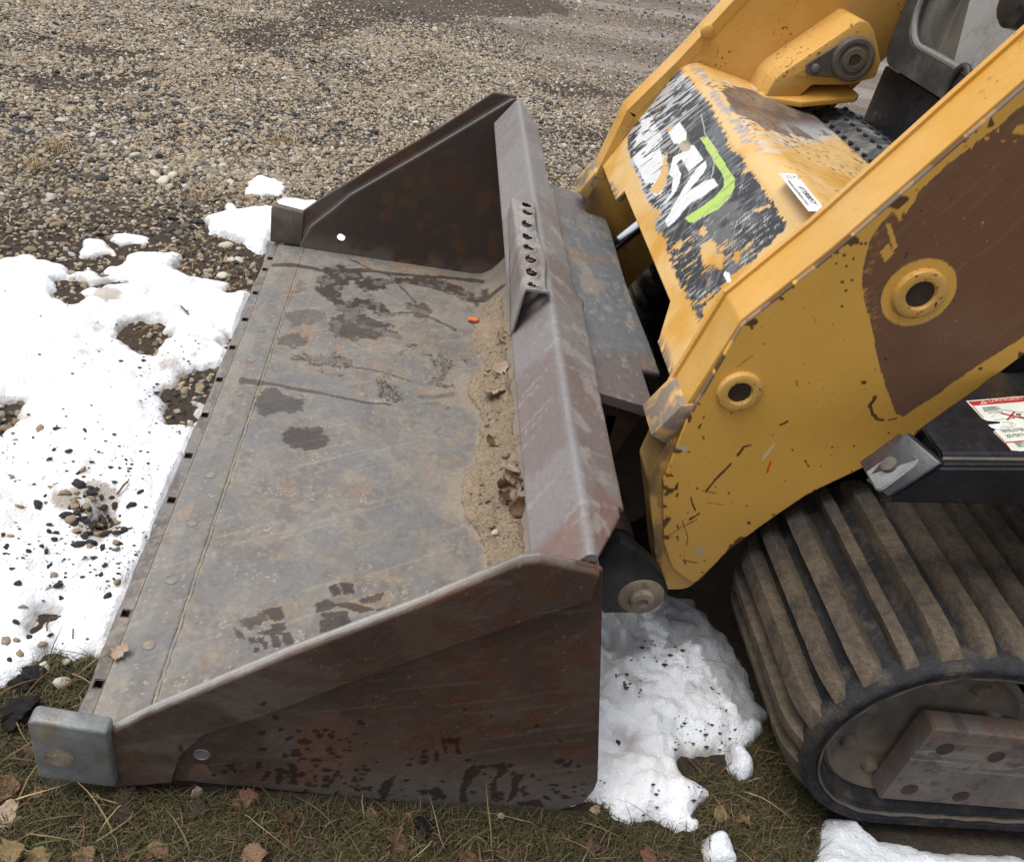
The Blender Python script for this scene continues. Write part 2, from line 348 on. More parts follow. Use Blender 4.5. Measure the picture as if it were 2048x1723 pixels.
ground = fast("ground", np.stack([gxf, gyf, gz], 1), gridq(len(gx), len(gy)), M['ground'], None, c)
ground['kind'] = 'structure'

# ------------------------------------------------------------------ snow
SNOWS = {}
def snow_patch(label, polys, holes, h0, st, base, paint=None, warp=.05, seed=0, K=8, lump=.02):
    pts = [at(p[0], p[1], z=.005) for q in polys for p in q]; P = np.array(pts); a = P.min(0)-.06; b = P.max(0)+.06
    xs = np.arange(a[0], b[0], st); ys = np.arange(a[1], b[1], st); X, Y = np.meshgrid(xs, ys, indexing='ij'); x, y = X.ravel(), Y.ravel()
    wxx = x+warp*(fbm(x, y, 13, 5, seed+1, .65)-.5)+.3*warp*(fbm(x, y, 60, 2, seed+4)-.5); wyy = y+warp*(fbm(x, y, 13, 5, seed+2, .65)-.5)+.3*warp*(fbm(x, y, 60, 2, seed+5)-.5)
    m = np.zeros(len(x), bool)
    for q in polys: m |= inpoly(wxx, wyy, [tuple(at(p[0], p[1], z=.005)[:2]) for p in q])
    for q in holes: m &= ~inpoly(wxx, wyy, [tuple(at(p[0], p[1], z=.02)[:2]) for p in q])
    m = m.reshape(X.shape); D = m.astype(float); cur = m.copy()
    for k in range(K-1):
        q = np.pad(cur, 1); cur = q[1:-1, 1:-1] & q[2:, 1:-1] & q[:-2, 1:-1] & q[1:-1, 2:] & q[1:-1, :-2]; D += cur
    out = ~m
    for k in range(4):
        D -= out; q = np.pad(out, 1, constant_values=True); out = q[1:-1, 1:-1] & q[2:, 1:-1] & q[:-2, 1:-1] & q[1:-1, 2:] & q[1:-1, :-2]
    for _ in range(4):
        q = np.pad(D, 1, mode='edge'); D = (q[1:-1, 1:-1]*2+q[2:, 1:-1]+q[:-2, 1:-1]+q[1:-1, 2:]+q[1:-1, :-2])/6
    sg_ = D.ravel()+2.2*(fbm(x, y, 60, 4, seed+6, .6)-.5); t = np.clip(sg_/K, 0, 1); prof = .55*t**.6+.45*np.sqrt(1-(1-t)**2)
    h = prof*(h0*(.45+1.1*fbm(x, y, 5, 3, seed+7)))+prof*lump*((fbm(x, y, 11, 3, seed+8)-.5)*1.6+(np.abs(fbm(x, y, 24, 3, seed+9)-.5))*1.3)
    z = gheight(x, y)+np.where(sg_ > 0, h+.003, .003+sg_*.011); z = np.where((x > -.440) & (x < .44) & (y > .825) & (y < 2.82), np.minimum(z, .004), z)
    dil = sg_ > -2.6; m = (sg_ > .3).reshape(X.shape)
    Q = gridq(len(xs), len(ys)); Q = Q[dil[Q].all(1)]
    c = np.tile(np.array(base), (len(x), 1)); ppx, ppy = zones(x, y)
    edge = 1-sst(t, .02, .42); c = mix(c, (.36, .32, .28), edge*.75*sst(fbm(x, y, 22, 4, seed+3), .36, .60))
    if paint: c = paint(c, x, y, ppx, ppy, t)
    used = np.unique(Q); mp = np.full(len(x), -1); mp[used] = np.arange(len(used))
    o = fast("snow_patch", np.stack([x, y, z], 1)[used], mp[Q], M['snow'], None, c[used])
    tag(o, label, "snow patch"); SNOWS[label] = (a[0], a[1], st, m, z.reshape(X.shape)); return o
def snow_top(x, y):
    r = gheight(x, y)
    for (ax, ay, st, m, z) in SNOWS.values():
        i = np.round((x-ax)/st).astype(int); j = np.round((y-ay)/st).astype(int)
        ok = (i >= 0) & (j >= 0) & (i < m.shape[0]) & (j < m.shape[1]); ii = np.where(ok, i, 0); jj = np.where(ok, j, 0)
        ok &= m[ii, jj]; r = np.where(ok, np.maximum(r, z[ii, jj]), r)
    return r
def is_snow(x, y):
    r = np.zeros(x.shape, bool)
    for (ax, ay, st, m, z) in SNOWS.values():
        i = np.round((x-ax)/st).astype(int); j = np.round((y-ay)/st).astype(int)
        ok = (i >= 0) & (j >= 0) & (i < m.shape[0]) & (j < m.shape[1]); r |= ok & m[np.where(ok, i, 0), np.where(ok, j, 0)]
    return r
def paint_left(c, x, y, px, py, t):
    n = fbm(x, y, 16, 4, 40)
    c = mix(c, (.36, .29, .22), inpoly(px+30*(n-.5), py+30*(n-.5), [(165, 590), (200, 580), (245, 590), (250, 620), (210, 625)])*sst(n, .4, .6)*.8)
    c = mix(c, (.55, .50, .45), inpoly(px, py+50*(n-.5), [(300, 620), (350, 620), (385, 640), (330, 655)])*.5)
    c = mix(c, (.62, .57, .51), sst(py, 880, 1000)*sst(fbm(x, y, 8, 4, 41), .45, .62)*.55)
    c = mix(c, (.30, .25, .20), inpoly(px+70*(n-.5), py+70*(n-.5), [(110, 1000), (200, 985), (250, 1010), (240, 1090), (180, 1100), (120, 1060)])*sst(n, .42, .58)*.8)
    c = mix(c, (.35, .30, .26), inpoly(px+50*(n-.5), py+40*(n-.5), [(280, 760), (330, 740), (400, 720), (390, 850), (340, 840)])*sst(n, .38, .6)*.7)
    return mix(c, (.45, .40, .35), sst(fbm(x, y, 34, 4, 44), .58, .72)*sst(fbm(x, y, 5, 3, 45), .42, .58)*.55)
WH = (.83, .855, .90)
snow_patch("large white snow patch left of the bucket's cutting edge", [[(-220, 515), (0, 513), (60, 506), (100, 520), (130, 542), (175, 535), (195, 550), (228, 530), (255, 513), (290, 503), (330, 505), (362, 510), (368, 522), (355, 535), (380, 547), (430, 556), (470, 563), (442, 575), (440, 583), (560, 580), (540, 660), (500, 700), (445, 735), (395, 745), (350, 765), (420, 800), (470, 850), (440, 900), (420, 960), (380, 1010), (350, 1060), (320, 1110), (280, 1190), (250, 1250), (205, 1296), (160, 1298), (120, 1290), (60, 1325), (0, 1352), (-220, 1420)]],
           [[(112, 568), (130, 540), (172, 546), (168, 582), (140, 596)], [(236, 652), (262, 634), (332, 640), (338, 668), (304, 692), (256, 688)], [(168, 560), (215, 566), (238, 560), (240, 548), (200, 545)], [(-40, 800), (20, 785), (42, 800), (40, 838), (10, 870), (-40, 880)], [(300, 775), (345, 755), (410, 780), (400, 845), (355, 850), (322, 822)], [(205, 1000), (235, 1010), (230, 1050), (190, 1050), (180, 1030)], [(60, 1230), (85, 1225), (90, 1250), (65, 1255)], [(428, 688), (446, 655), (470, 668), (450, 700)]], .024, .0065, WH, paint_left, .11, 50, 10, .018)
snow_patch("snow patch with a curled tip behind the far corner of the cutting edge", [[(408, 432), (440, 425), (452, 404), (464, 402), (470, 420), (500, 417), (560, 415), (560, 470), (530, 510), (515, 500), (490, 482), (450, 468), (415, 460)]], [], .030, .008, WH, None, .05, 60, 7, .012)
snow_patch("small thin snow patch on the gravel, furthest from the bucket's near side", [[(480, 374), (510, 350), (552, 352), (582, 374), (560, 387), (510, 388)]], [], .012, .008, WH, None, .10, 70, 6, .008)
snow_patch("thin snow strip just behind the far bucket side plate", [[(550, 408), (572, 396), (632, 398), (640, 410), (600, 425)], [(610, 420), (650, 400), (740, 440), (740, 510), (660, 500)]], [], .014, .008, WH, None, .06, 75, 5, .008)
snow_patch("pointed snow scrap at the upper edge of the large patch", [[(146, 500), (166, 474), (200, 480), (226, 500), (200, 508), (170, 506)]], [], .012, .007, WH, None, .07, 80, 6, .008)
snow_patch("narrow snow streak among pebbles above the large patch", [[(213, 474), (240, 467), (292, 467), (293, 482), (240, 488)]], [], .010, .007, WH, None, .04, 85, 5, .008)
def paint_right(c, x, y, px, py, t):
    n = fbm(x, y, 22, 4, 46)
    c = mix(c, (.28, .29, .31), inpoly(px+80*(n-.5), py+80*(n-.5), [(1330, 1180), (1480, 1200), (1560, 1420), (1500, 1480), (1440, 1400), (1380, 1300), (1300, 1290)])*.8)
    c = mix(c, (.22, .22, .22), sst(n, .50, .64)*sst(py, 1520, 1300)*.6); c = mix(c, (.86, .87, .89), sst(py, 1480, 1560)*.8)  # greyer towards the back: ice, with shade painted in
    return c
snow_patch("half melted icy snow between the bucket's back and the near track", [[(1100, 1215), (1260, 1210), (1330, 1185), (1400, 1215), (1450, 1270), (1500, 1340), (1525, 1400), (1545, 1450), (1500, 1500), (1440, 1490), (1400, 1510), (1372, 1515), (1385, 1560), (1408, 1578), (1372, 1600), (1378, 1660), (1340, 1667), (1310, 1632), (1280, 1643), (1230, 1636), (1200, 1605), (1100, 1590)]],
           [[(1222, 1278), (1236, 1282), (1228, 1300), (1220, 1296)], [(1236, 1455), (1250, 1462), (1265, 1490), (1250, 1492), (1240, 1478)]], .032, .006, (.74, .77, .81), paint_right, .09, 90, 12, .032)  # base greyed for the shade between bucket and machine
snow_patch("snow along the foot of the near rubber track", [[(1640, 1730), (1648, 1640), (1690, 1635), (1760, 1690), (1860, 1700), (2200, 1730), (2200, 1840), (1640, 1840)]], [], .035, .007, (.70, .73, .77), None, .04, 95, 6)
snow_patch("small icy snow lump in the grass near the track", [[(1412, 1682), (1440, 1664), (1466, 1690), (1478, 1735), (1430, 1735)]], [], .035, .005, (.7, .73, .78), None, .03, 97, 5)
snow_patch("elongated ice chunk between the icy snow and the track", [[(1450, 1487), (1470, 1482), (1505, 1540), (1482, 1562), (1455, 1532)]], [], .035, .005, (.68, .71, .76), None, .02, 99, 5)

# ------------------------------------------------------------------ gravel (nobody could count it)
def stones(n, x0, x1, y0, y1, keep, rmed, sig):
    x = RNG.uniform(x0, x1, n); y = RNG.uniform(y0, y1, n); px, py = zones(x, y)
    k = (px > -520) & (px < 1700) & (py > -130) & (py < 1400) & keep(x, y, px, py) & ~is_snow(x, y)
    x, y, px, py = x[k], y[k], px[k], py[k]; r = rmed*np.exp(RNG.normal(0, sig, len(x))); return x, y, px, py, r
bucketfoot = lambda x, y: (x > -.42) & (x < .42) & (y > .84) & (y < 2.79)
def keep_a(x, y, px, py):
    wr = wornf(x, y, px, py); dk = bandf(x, y, px, py)
    return (RNG.random(len(x)) < (1-.86*wr)*(1-.75*dk)*(.42+.40*sst(fbm(x, y, 3.1, 4, 35), .33, .55))*(1-.45*sst(py, 330, 460))) & ~bucketfoot(x, y) & ~inpoly(px, py, GRASS) & ~((x > .3) & (y < 2.35))
A = [stones(190000, -3.1, 1.6, 1.2, 3.6, lambda x, y, px, py: keep_a(x, y, px, py) & (RNG.random(len(x)) < np.where(py > 470, .45, 1)),  .0053, .38),
     stones(265000, -3.7, 2.6, 3.4, 6.2, keep_a, .0056, .36), stones(225000, -4.2, 3.4, 6.0, 9.0, keep_a, .0060, .34), stones(60000, -4.2, 4.2, 8.8, 12.0, keep_a, .0095, .35)]
x, y, px, py, r = [np.concatenate(q) for q in zip(*A)]
r = r*np.where((py > 240) & (px < 620) & (fbm(x, y, 1.6, 3, 61) > .5), 1.15, 1.0)
u = RNG.random(len(x)); pal = np.array([(.305, .238, .160), (.33, .285, .22), (.22, .195, .165), (.050, .048, .050), (.20, .15, .10), (.41, .38, .33), (.125, .108, .094)])
dens = np.clip(.13+.24*sst(fbm(x, y, 1.7, 4, 62), .45, .65), 0, 1)
ci = np.where(u < dens*.75, 3, np.where(u < dens, 6, RNG.choice([0, 0, 0, 1, 1, 2, 4, 5], len(x))))
cc = pal[ci]*RNG.uniform(.72, 1.22, (len(x), 1))*(1-.12*sst(py, 250, 470))[:, None]
GV = np.stack([x, y, gheight(x, y)+r*.25], 1)
me = bpy.data.meshes.new("gravel"); me.vertices.add(len(x)); me.vertices.foreach_set("co", GV.astype(np.float32).ravel())
def pattr(nm, ty, arr, key):
    a = me.attributes.new(nm, ty, 'POINT'); a.data.foreach_set(key, np.ascontiguousarray(arr, np.float32).ravel())
pattr("col", 'FLOAT_COLOR', np.concatenate([cc, np.ones((len(x), 1))], 1), "color")
pattr("rot", 'FLOAT_VECTOR', np.stack([RNG.uniform(-.5, .5, len(x)), RNG.uniform(-.5, .5, len(x)), RNG.uniform(0, 6.28, len(x))], 1), "vector")
pattr("scl", 'FLOAT_VECTOR', np.stack([r*RNG.uniform(.85, 1.4, len(x)), r*RNG.uniform(.8, 1.1, len(x)), r*RNG.uniform(.5, .85, len(x))], 1), "vector")
a = me.attributes.new("idx", 'INT', 'POINT'); a.data.foreach_set("value", RNG.integers(0, 6, len(x)).astype(np.int32))
gravel = link("gravel", me); gravel['kind'] = 'stuff'; me.materials.append(M['stone'])
ng = bpy.data.node_groups.new("scatter_gravel", 'GeometryNodeTree')
ng.interface.new_socket("Geometry", in_out='INPUT', socket_type='NodeSocketGeometry'); ng.interface.new_socket("Geometry", in_out='OUTPUT', socket_type='NodeSocketGeometry')
gi = ng.nodes.new("NodeGroupInput"); go = ng.nodes.new("NodeGroupOutput"); iop = ng.nodes.new("GeometryNodeInstanceOnPoints"); L = ng.links.new
gti = ng.nodes.new("GeometryNodeGeometryToInstance")
for k in range(6):
    ic = ng.nodes.new("GeometryNodeMeshIcoSphere"); ic.inputs['Radius'].default_value = 1.0; ic.inputs['Subdivisions'].default_value = 2
    sp = ng.nodes.new("GeometryNodeSetPosition"); nz = ng.nodes.new("ShaderNodeTexNoise"); nz.noise_dimensions = '4D'; nz.inputs['W'].default_value = k*3.7; nz.inputs['Scale'].default_value = .75; nz.inputs['Detail'].default_value = 1.5
    sb = ng.nodes.new("ShaderNodeVectorMath"); sb.operation = 'SUBTRACT'; sb.inputs[1].default_value = (.5, .5, .5); sc = ng.nodes.new("ShaderNodeVectorMath"); sc.operation = 'SCALE'; sc.inputs['Scale'].default_value = 1.6
    sm = ng.nodes.new("GeometryNodeSetMaterial"); sm.inputs['Material'].default_value = M['stone']
    L(nz.outputs['Color'], sb.inputs[0]); L(sb.outputs[0], sc.inputs[0]); L(sc.outputs[0], sp.inputs['Offset']); L(ic.outputs['Mesh'], sp.inputs['Geometry'])
    L(sp.outputs[0], sm.inputs['Geometry']); L(sm.outputs[0], gti.inputs[0])
def na(nm, ty):
    n = ng.nodes.new("GeometryNodeInputNamedAttribute"); n.data_type = ty; n.inputs['Name'].default_value = nm; return n.outputs[0]
L(gi.outputs[0], iop.inputs['Points']); L(gti.outputs[0], iop.inputs['Instance']); iop.inputs['Pick Instance'].default_value = True
L(na("idx", 'INT'), iop.inputs['Instance Index']); L(na("rot", 'FLOAT_VECTOR'), iop.inputs['Rotation']); L(na("scl", 'FLOAT_VECTOR'), iop.inputs['Scale']); L(iop.outputs[0], go.inputs[0])
md = gravel.modifiers.new("scatter", 'NODES'); md.node_group = ng

# ------------------------------------------------------------------ the bucket
Y0, Y1, FZ = .820, 2.822, .030                     # outer faces of the side plates, floor height
bucket = thing("loader_bucket", "rusty brown steel loader bucket with boot prints and wet marks, resting on the ground", "loader bucket", (0, 1.82, 0))
def sweepy(name, loop, ys, m, parent, paint=None, hole=None, rag=None):
    """a closed (x,z) outline, loop(y) -> N x 2, carried along y; capped at both ends"""
    V = np.concatenate([np.column_stack([l[:, 0], np.full(len(l), y), l[:, 1]]) for y, l in ((y, loop(y)) for y in ys)]); N = len(loop(ys[0]))
    if rag is not None: V = rag(V)
    Q = gridq(len(ys), N, True)
    if hole is not None: Q = Q[~hole(V[Q].mean(1))]
    col = wet = None
    if paint: col, wet = paint(V)
    o = fast(name, V, Q, m, parent, col, wet)
    bm = bmesh.new(); bm.from_mesh(o.data); bm.verts.ensure_lookup_table()
    for s in (0, len(ys)-1):
        try: bm.faces.new([bm.verts[s*N+k] for k in range(N)])
        except Exception: pass
    bmesh.ops.recalc_face_normals(bm, faces=bm.faces); bm.to_mesh(o.data); bm.free(); return o
def dens(pts, st):
    P = np.asarray(pts, float); out = []
    for a, b in zip(P[:-1], P[1:]):
        n = max(1, int(round(np.linalg.norm(b-a)/st))); out += [a+(b-a)*k/n for k in range(n)]
    return np.array(out+[P[-1]])
Z2 = lambda p: zm(p, 350, 350, .3483)
Z5 = lambda p: zm(p, 300, 1050, .4639)
Z4 = lambda p: zm(p, 600, 600, .3482)
WETS = [(Z2(p), a) for p, a in [
    ([(820, 590), (870, 520), (960, 512), (990, 550), (1060, 540), (1070, 600), (1180, 590), (1290, 585), (1420, 600), (1400, 625), (1240, 620), (1190, 662), (1100, 668), (1020, 612), (960, 628), (940, 700), (860, 700), (810, 640)], 1),
    ([(1280, 595), (1400, 588), (1490, 600), (1600, 615), (1640, 660), (1740, 700), (1760, 650), (1800, 640), (1805, 690), (1770, 740), (1735, 740), (1600, 690), (1480, 650), (1390, 622)], .95),
    ([(850, 690), (920, 680), (960, 740), (1050, 712), (1110, 698), (1180, 740), (1230, 790), (1330, 790), (1230, 805), (1160, 800), (1100, 765), (1000, 775), (930, 765), (880, 720)], 1),
    ([(880, 830), (960, 790), (1080, 800), (1150, 820), (1200, 860), (1270, 880), (1300, 920), (1160, 940), (1020, 945), (930, 935), (880, 880)], .85),
    ([(620, 800), (740, 760), (860, 790), (820, 850), (680, 870)], .5), ([(610, 940), (700, 900), (760, 950), (740, 985), (600, 975)], .65), ([(690, 620), (740, 600), (740, 680), (690, 690)], .35),
    ([(660, 1050), (740, 1008), (800, 1040), (900, 1012), (960, 1032), (1010, 1070), (1020, 1100), (940, 1118), (860, 1080), (800, 1092), (700, 1070)], .95), ([(780, 1105), (860, 1110), (930, 1140), (1000, 1150), (940, 1160), (840, 1130)], .7),
    ([(1260, 1030), (1340, 975), (1400, 985), (1330, 1015)], .9), ([(1400, 1005), (1480, 1040), (1540, 1040), (1600, 1070), (1610, 1110), (1560, 1130), (1480, 1085)], .9), ([(1440, 1150), (1520, 1165), (1600, 1190), (1615, 1222), (1500, 1222)], .9), ([(1550, 1335), (1610, 1318), (1615, 1338), (1570, 1345)], .8), ([(1630, 1060), (1700, 1050), (1690, 1080), (1650, 1075)], .8), ([(1400, 1290), (1480, 1300), (1570, 1310), (1500, 1320)], .5),
    ([(1150, 1200), (1205, 1140), (1230, 1190), (1310, 1250), (1300, 1305), (1180, 1285)], .95), ([(1330, 740), (1430, 735), (1480, 780), (1460, 830), (1380, 820)], .75),
    ([(460, 1310), (510, 1235), (580, 1222), (640, 1260), (700, 1272), (765, 1292), (735, 1312), (710, 1342), (650, 1368), (520, 1372), (480, 1350)], .75),
    ([(595, 1500), (690, 1440), (720, 1455), (800, 1438), (860, 1470), (893, 1540), (830, 1582), (740, 1577), (650, 1550)], .82)]]
WETS += [(Z5(p), a) for p, a in [
    ([(380, 410), (470, 368), (525, 400), (440, 458), (395, 432)], .8), ([(485, 368), (560, 355), (577, 397), (538, 412)], .8), ([(522, 430), (575, 418), (588, 447), (548, 457)], .8), ([(460, 465), (540, 443), (575, 467), (500, 473)], .8),
    ([(520, 480), (555, 478), (562, 522), (530, 518)], .8), ([(572, 468), (602, 462), (622, 502), (590, 517), (574, 500)], .8), ([(355, 436), (400, 468), (410, 490), (380, 482)], .7), ([(425, 485), (450, 480), (458, 505), (435, 512)], .8), ([(462, 490), (488, 482), (492, 508), (470, 512)], .8), ([(482, 505), (508, 502), (510, 528), (490, 532)], .8), ([(448, 528), (470, 530), (468, 544), (450, 545)], .8),
    ([(768, 268), (800, 252), (822, 290), (788, 302)], .8), ([(818, 248), (872, 252), (875, 290), (840, 297)], .8), ([(718, 338), (770, 322), (800, 345), (760, 367), (723, 372)], .8), ([(790, 345), (850, 333), (900, 343), (960, 360), (900, 374), (840, 355)], .8), ([(742, 380), (850, 368), (840, 397), (760, 402)], .8), ([(738, 410), (850, 402), (862, 430), (790, 448), (743, 462)], .8), ([(902, 320), (1005, 292), (990, 322), (920, 338)], .7), ([(965, 362), (1012, 350), (987, 368)], .7)]]
WETS[20:] = [([(a*1.16+np.mean([q[0] for q in p])*-.16, b*1.16+np.mean([q[1] for q in p])*-.16) for a, b in p], k) for p, k in WETS[20:]]
STREAKS = [(Z2([(560, 515), (700, 515), (850, 545), (1060, 545), (1250, 570), (1480, 585), (1770, 610)]), 3.2, .9), (Z2([(1000, 480), (1110, 535), (1250, 590)]), 1.6, .8), (Z2([(1800, 710), (1890, 630)]), 3, .9),
           (Z2([(380, 1180), (500, 1190)]), 5.5, .75), (Z2([(480, 1188), (700, 1230), (850, 1255)]), 3.2, .75), (Z2([(850, 1255), (1000, 1290), (1230, 1315)]), 2.4, .8), (Z2([(1020, 1100), (1200, 1130), (1350, 1185)]), 1.2, .8),
           (Z2([(1290, 635), (1380, 735)]), 1.6, .8), (Z2([(1230, 790), (1380, 790), (1550, 850), (1610, 890)]), 1.6, .8), (Z2([(1330, 620), (1470, 645), (1600, 690)]), 1.3, .8)]
LADDERS = [(Z2([(780, 1045), (880, 1065), (1005, 1066)]), .6), (Z2([(1520, 1030), (1560, 1080), (1545, 1140)]), .85), (Z2([(1410, 1272), (1500, 1272), (1600, 1258)]), .85), (Z2([(940, 770), (1010, 778), (1080, 780)]), .9), (Z2([(1200, 905), (1290, 935)]), .8), (Z2([(1465, 1195), (1540, 1160)]), .85), (Z2([(1340, 760), (1440, 790)]), .8)]
def paint_floor(V):
    x, y = V[:, 0], V[:, 1]; px, py = proj(V); n1 = fbm(x, y, 9, 5, 101); n2 = fbm(x*.8, y*1.5, 22, 5, 102); n3 = fbm(x, y, 3.2, 4, 103)
    c = np.tile(np.array([.185, .174, .160]), (len(x), 1))
    c = mix(c, (.150, .130, .124), sst(n1, .42, .62)*.7); c = mix(c, (.245, .222, .188), sst(n2, .50, .68)*.45)
    c = mix(c, (.128, .132, .137), sst(px+120*(n1-.5), 680, 860)*sst(py, 780, 960)*.55)
    c = mix(c, (.235, .21, .175), sst(n3, .5, .7)*.5); c = mix(c, (.27, .18, .10), sst(fbm(x, y, 16, 5, 104, .6), .60, .74)*.3)
    c = mix(c, (.30, .165, .07), inpoly(px+40*(n2-.5), py+30*(n1-.5), [(700, 515), (860, 530), (955, 560), (940, 585), (840, 570)])*sst(n2, .42, .58)*.45)
    c = mix(c, (.33, .18, .08), inpoly(px+25*(n2-.5), py+25*(n1-.5), [(325, 1035), (360, 1030), (400, 990), (380, 1050), (330, 1060)])*sst(n2, .40, .55)*.7)
    c = mix(c, (.27, .18, .10), inpoly(px+40*(n2-.5), py+40*(n1-.5), [(660, 1170), (820, 1110), (930, 1120), (900, 1180), (700, 1240)])*sst(n2, .45, .62)*.4)
    c = mix(c, (.225, .215, .195), ((x > -.407) & (x < -.369))*.55); c = mix(c, (.145, .14, .135), ((x > -.369) & (x < -.318))*.45)
    c = mix(c, (.30, .245, .165), np.exp(-((x+.313+.006*(n1-.5))/.0035)**2)*.8*sst(n2, .3, .5)); c = mix(c, (.30, .25, .18), np.exp(-((x+.4065)/.0022)**2)*.7)
    c = mix(c, (.085, .078, .072), (x < -.407)*sst(fbm(x*3, y, 9, 4, 107), .42, .56)*.75); c = mix(c, (.17, .145, .12), (x < -.407)*sst(n2, .5, .6)*.6)
    c = mix(c, (.27, .215, .14), sst(fbm(x, y, 60, 3, 105), .62, .72)*.35)
    m1 = fbm(x*1.2, y*.7, 38, 5, 121, .62); m2 = fbm(x, y, 95, 4, 122, .6); m3 = fbm(x*1.1, y*.8, 20, 5, 123, .62)
    c = mix(c, (.125, .115, .110), sst(m1, .53, .66)*.4); c = mix(c, (.27, .25, .22), sst(m3, .54, .68)*.28); c = mix(c, (.29, .265, .225), sst(m2, .58, .68)*.35); c = mix(c, (.150, .155, .163), sst(fbm(x, y, 14, 5, 124, .6), .48, .62)*.5)
    c = mix(c, (.29, .165, .08), sst(fbm(x, y, 45, 4, 125), .62, .72)*sst(n3, .48, .6)*.5)
    ar = fbm((x*.85+y*.5)*4, (y*.85-x*.5)*60, 1, 3, 126); c = mix(c, (.36, .33, .28), sst(ar, .71, .75)*.2)
    sp = sst(vn(x*330, y*330, 106), .88, .95)*sst(n1, .40, .56); c = mix(c, (.44, .40, .33), sp*.75)
    dl = Z4([(1040, 40), (1000, 180), (1000, 290), (1045, 340), (1030, 410), (895, 440), (905, 560), (960, 640), (1035, 690), (1010, 800), (985, 930), (870, 985), (830, 1060), (840, 1200), (900, 1290), (1000, 1350), (1060, 1450), (1075, 1560), (1400, 1560), (1250, 40)])
    dx = px+26*(fbm(x, y, 18, 4, 109)-.5); dy = py+26*(fbm(x, y, 18, 4, 110)-.5); dm = .75*inpoly(dx, dy, dl)+.25*inpoly(dx+30*(n1-.5)+14, dy+30*(n2-.5), dl); c = mix(c, (.29, .24, .18), np.clip(dm, 0, 1)*.72*sst(fbm(x, y, 30, 4, 118), .22, .42)); c = mix(c, (.27, .235, .19), sst(x, -.02, .22)*sst(fbm(x, y, 11, 5, 119, .6), .46, .62)*.5)
    rs = sst(x, .27, .31)*sst(n2, .25, .6); c = mix(c, (.26, .22, .17), rs*.75)
    c = c*np.array([.985, .975, .965])*.95
    wet = np.zeros(len(x)); ex = px+34*(fbm(x, y, 42, 5, 111, .65)-.5)+8*(fbm(x, y, 150, 3, 113)-.5); ey = py+24*(fbm(x, y, 42, 5, 112, .65)-.5)+7*(fbm(x, y, 150, 3, 114)-.5)
    sx = px+3.5*(fbm(x, y, 110, 2, 115)-.5); sy = py+3.5*(fbm(x, y, 110, 2, 116)-.5)
    for i, (p, a) in enumerate(WETS):
        big = i < 20; m = inpoly(ex if big else sx, ey if big else sy, p).astype(float)
        if 7 <= i <= 15:
            qx = (ex*.94-ey*.34)+3*(n2-.5); qy = (ex*.34+ey*.94); m *= ((np.abs(np.sin(qx*.30+1.3*np.sin(qy*.22))) > .30) & (np.abs(np.sin(qy*.42+.9*np.sin(qx*.17))) > .34)); m *= sst(fbm(x, y*1.4, 85, 3, 117+i), .33, .42)
        elif i < 4: m *= .5+.5*sst(fbm(x*1.3, y*.9, 34, 4, 130+i), .36, .46)
        wet = np.maximum(wet, m*(a if big else min(1, a*1.2)))
    for p, wd, a in STREAKS: wet = np.maximum(wet, a*(dist_line(px+6*(fbm(x, y, 25, 3, 140)-.5), py+6*(fbm(x, y, 25, 3, 141)-.5), p) < wd*(.6+.8*fbm(x, y, 40, 2, 142))))
    for p, a in LADDERS:
        d = dist_line(px, py, p); P = np.array(p); v = P[-1]-P[0]; s = ((px-P[0, 0])*v[0]+(py-P[0, 1])*v[1])/np.hypot(*v)
        band = d < 4.5; wet = np.where(band, np.where(np.mod(s, 5.0) < 2.6, a, 0.0), wet)
    c = c*(1-wet[:, None])+wet[:, None]*(c*np.array([.27, .24, .225])+np.array([.004, .003, .003]))
    return c, wet*.8
ys_f = np.arange(.845, 2.7971, .0031)
prof_top = dens([(-.318, FZ), (.255, FZ)], .0033); prof_c = dens([(.255, FZ), (.290, .037), (.318, .056), (.349, .099), (.372, .150), (.379, .215), (.36, .33), (.31, .545)], .012)
prof_b = np.array([(.322, .545), (.373, .33), (.392, .215), (.385, .145), (.36, .090), (.327, .044), (.295, .022), (.255, .012), (-.318, .012)])
floor_loop = np.concatenate([prof_top, prof_c[1:], prof_b])
floor = sweepy("floor_plate", lambda y: np.column_stack([floor_loop[:, 0], floor_loop[:, 1]+(floor_loop[:, 1] > .3)*.055*(y-.85)/1.95*(floor_loop[:, 1]-.3)/.25]), ys_f, M['bucket'], bucket, paint_floor)
ov = np.concatenate([dens([(-.405, FZ-.001), (-.322, FZ+.0005)], .0035), np.array([(-.3185, FZ-.001), (-.3185, .012), (-.405, .012)])])
wear = sweepy("wear_strip", lambda y: ov, np.arange(.846, 2.796, .0035), M['bucket'], bucket, paint_floor)
def weld_rag(V):
    V = V.copy(); V[:, 0] += .004*(fbm(V[:, 1], V[:, 1]*0, 60, 3, 150)-.5); V[:, 2] = FZ-.003+(V[:, 2]-FZ+.003)*(.55+.9*fbm(V[:, 1], V[:, 0], 90, 2, 151)); return V
sweepy("weld_bead", lambda y: np.array([(-.3205, FZ-.003), (-.3180, FZ+.0006), (-.315, FZ+.0016), (-.3125, FZ+.0006), (-.310, FZ-.003)]), np.arange(.847, 2.795, .006), M['bucket'], floor, paint_floor, None, weld_rag)
HOLES = [at(p[0], p[1], z=.025) for p in [(540, 517), (530, 539), (511, 586), (490, 639), (465, 695), (439, 759), (410, 830), (377, 911), (343, 1000), (300, 1107), (252, 1226), (197, 1367)]]
def edge_hole(Cn):
    r = np.zeros(len(Cn), bool)
    for i, h in enumerate(HOLES):
        if i in (9,): continue
        r |= (np.abs(Cn[:, 0]-h[0]) < .0072) & (np.abs(Cn[:, 1]-h[1]) < .0085)
    return r
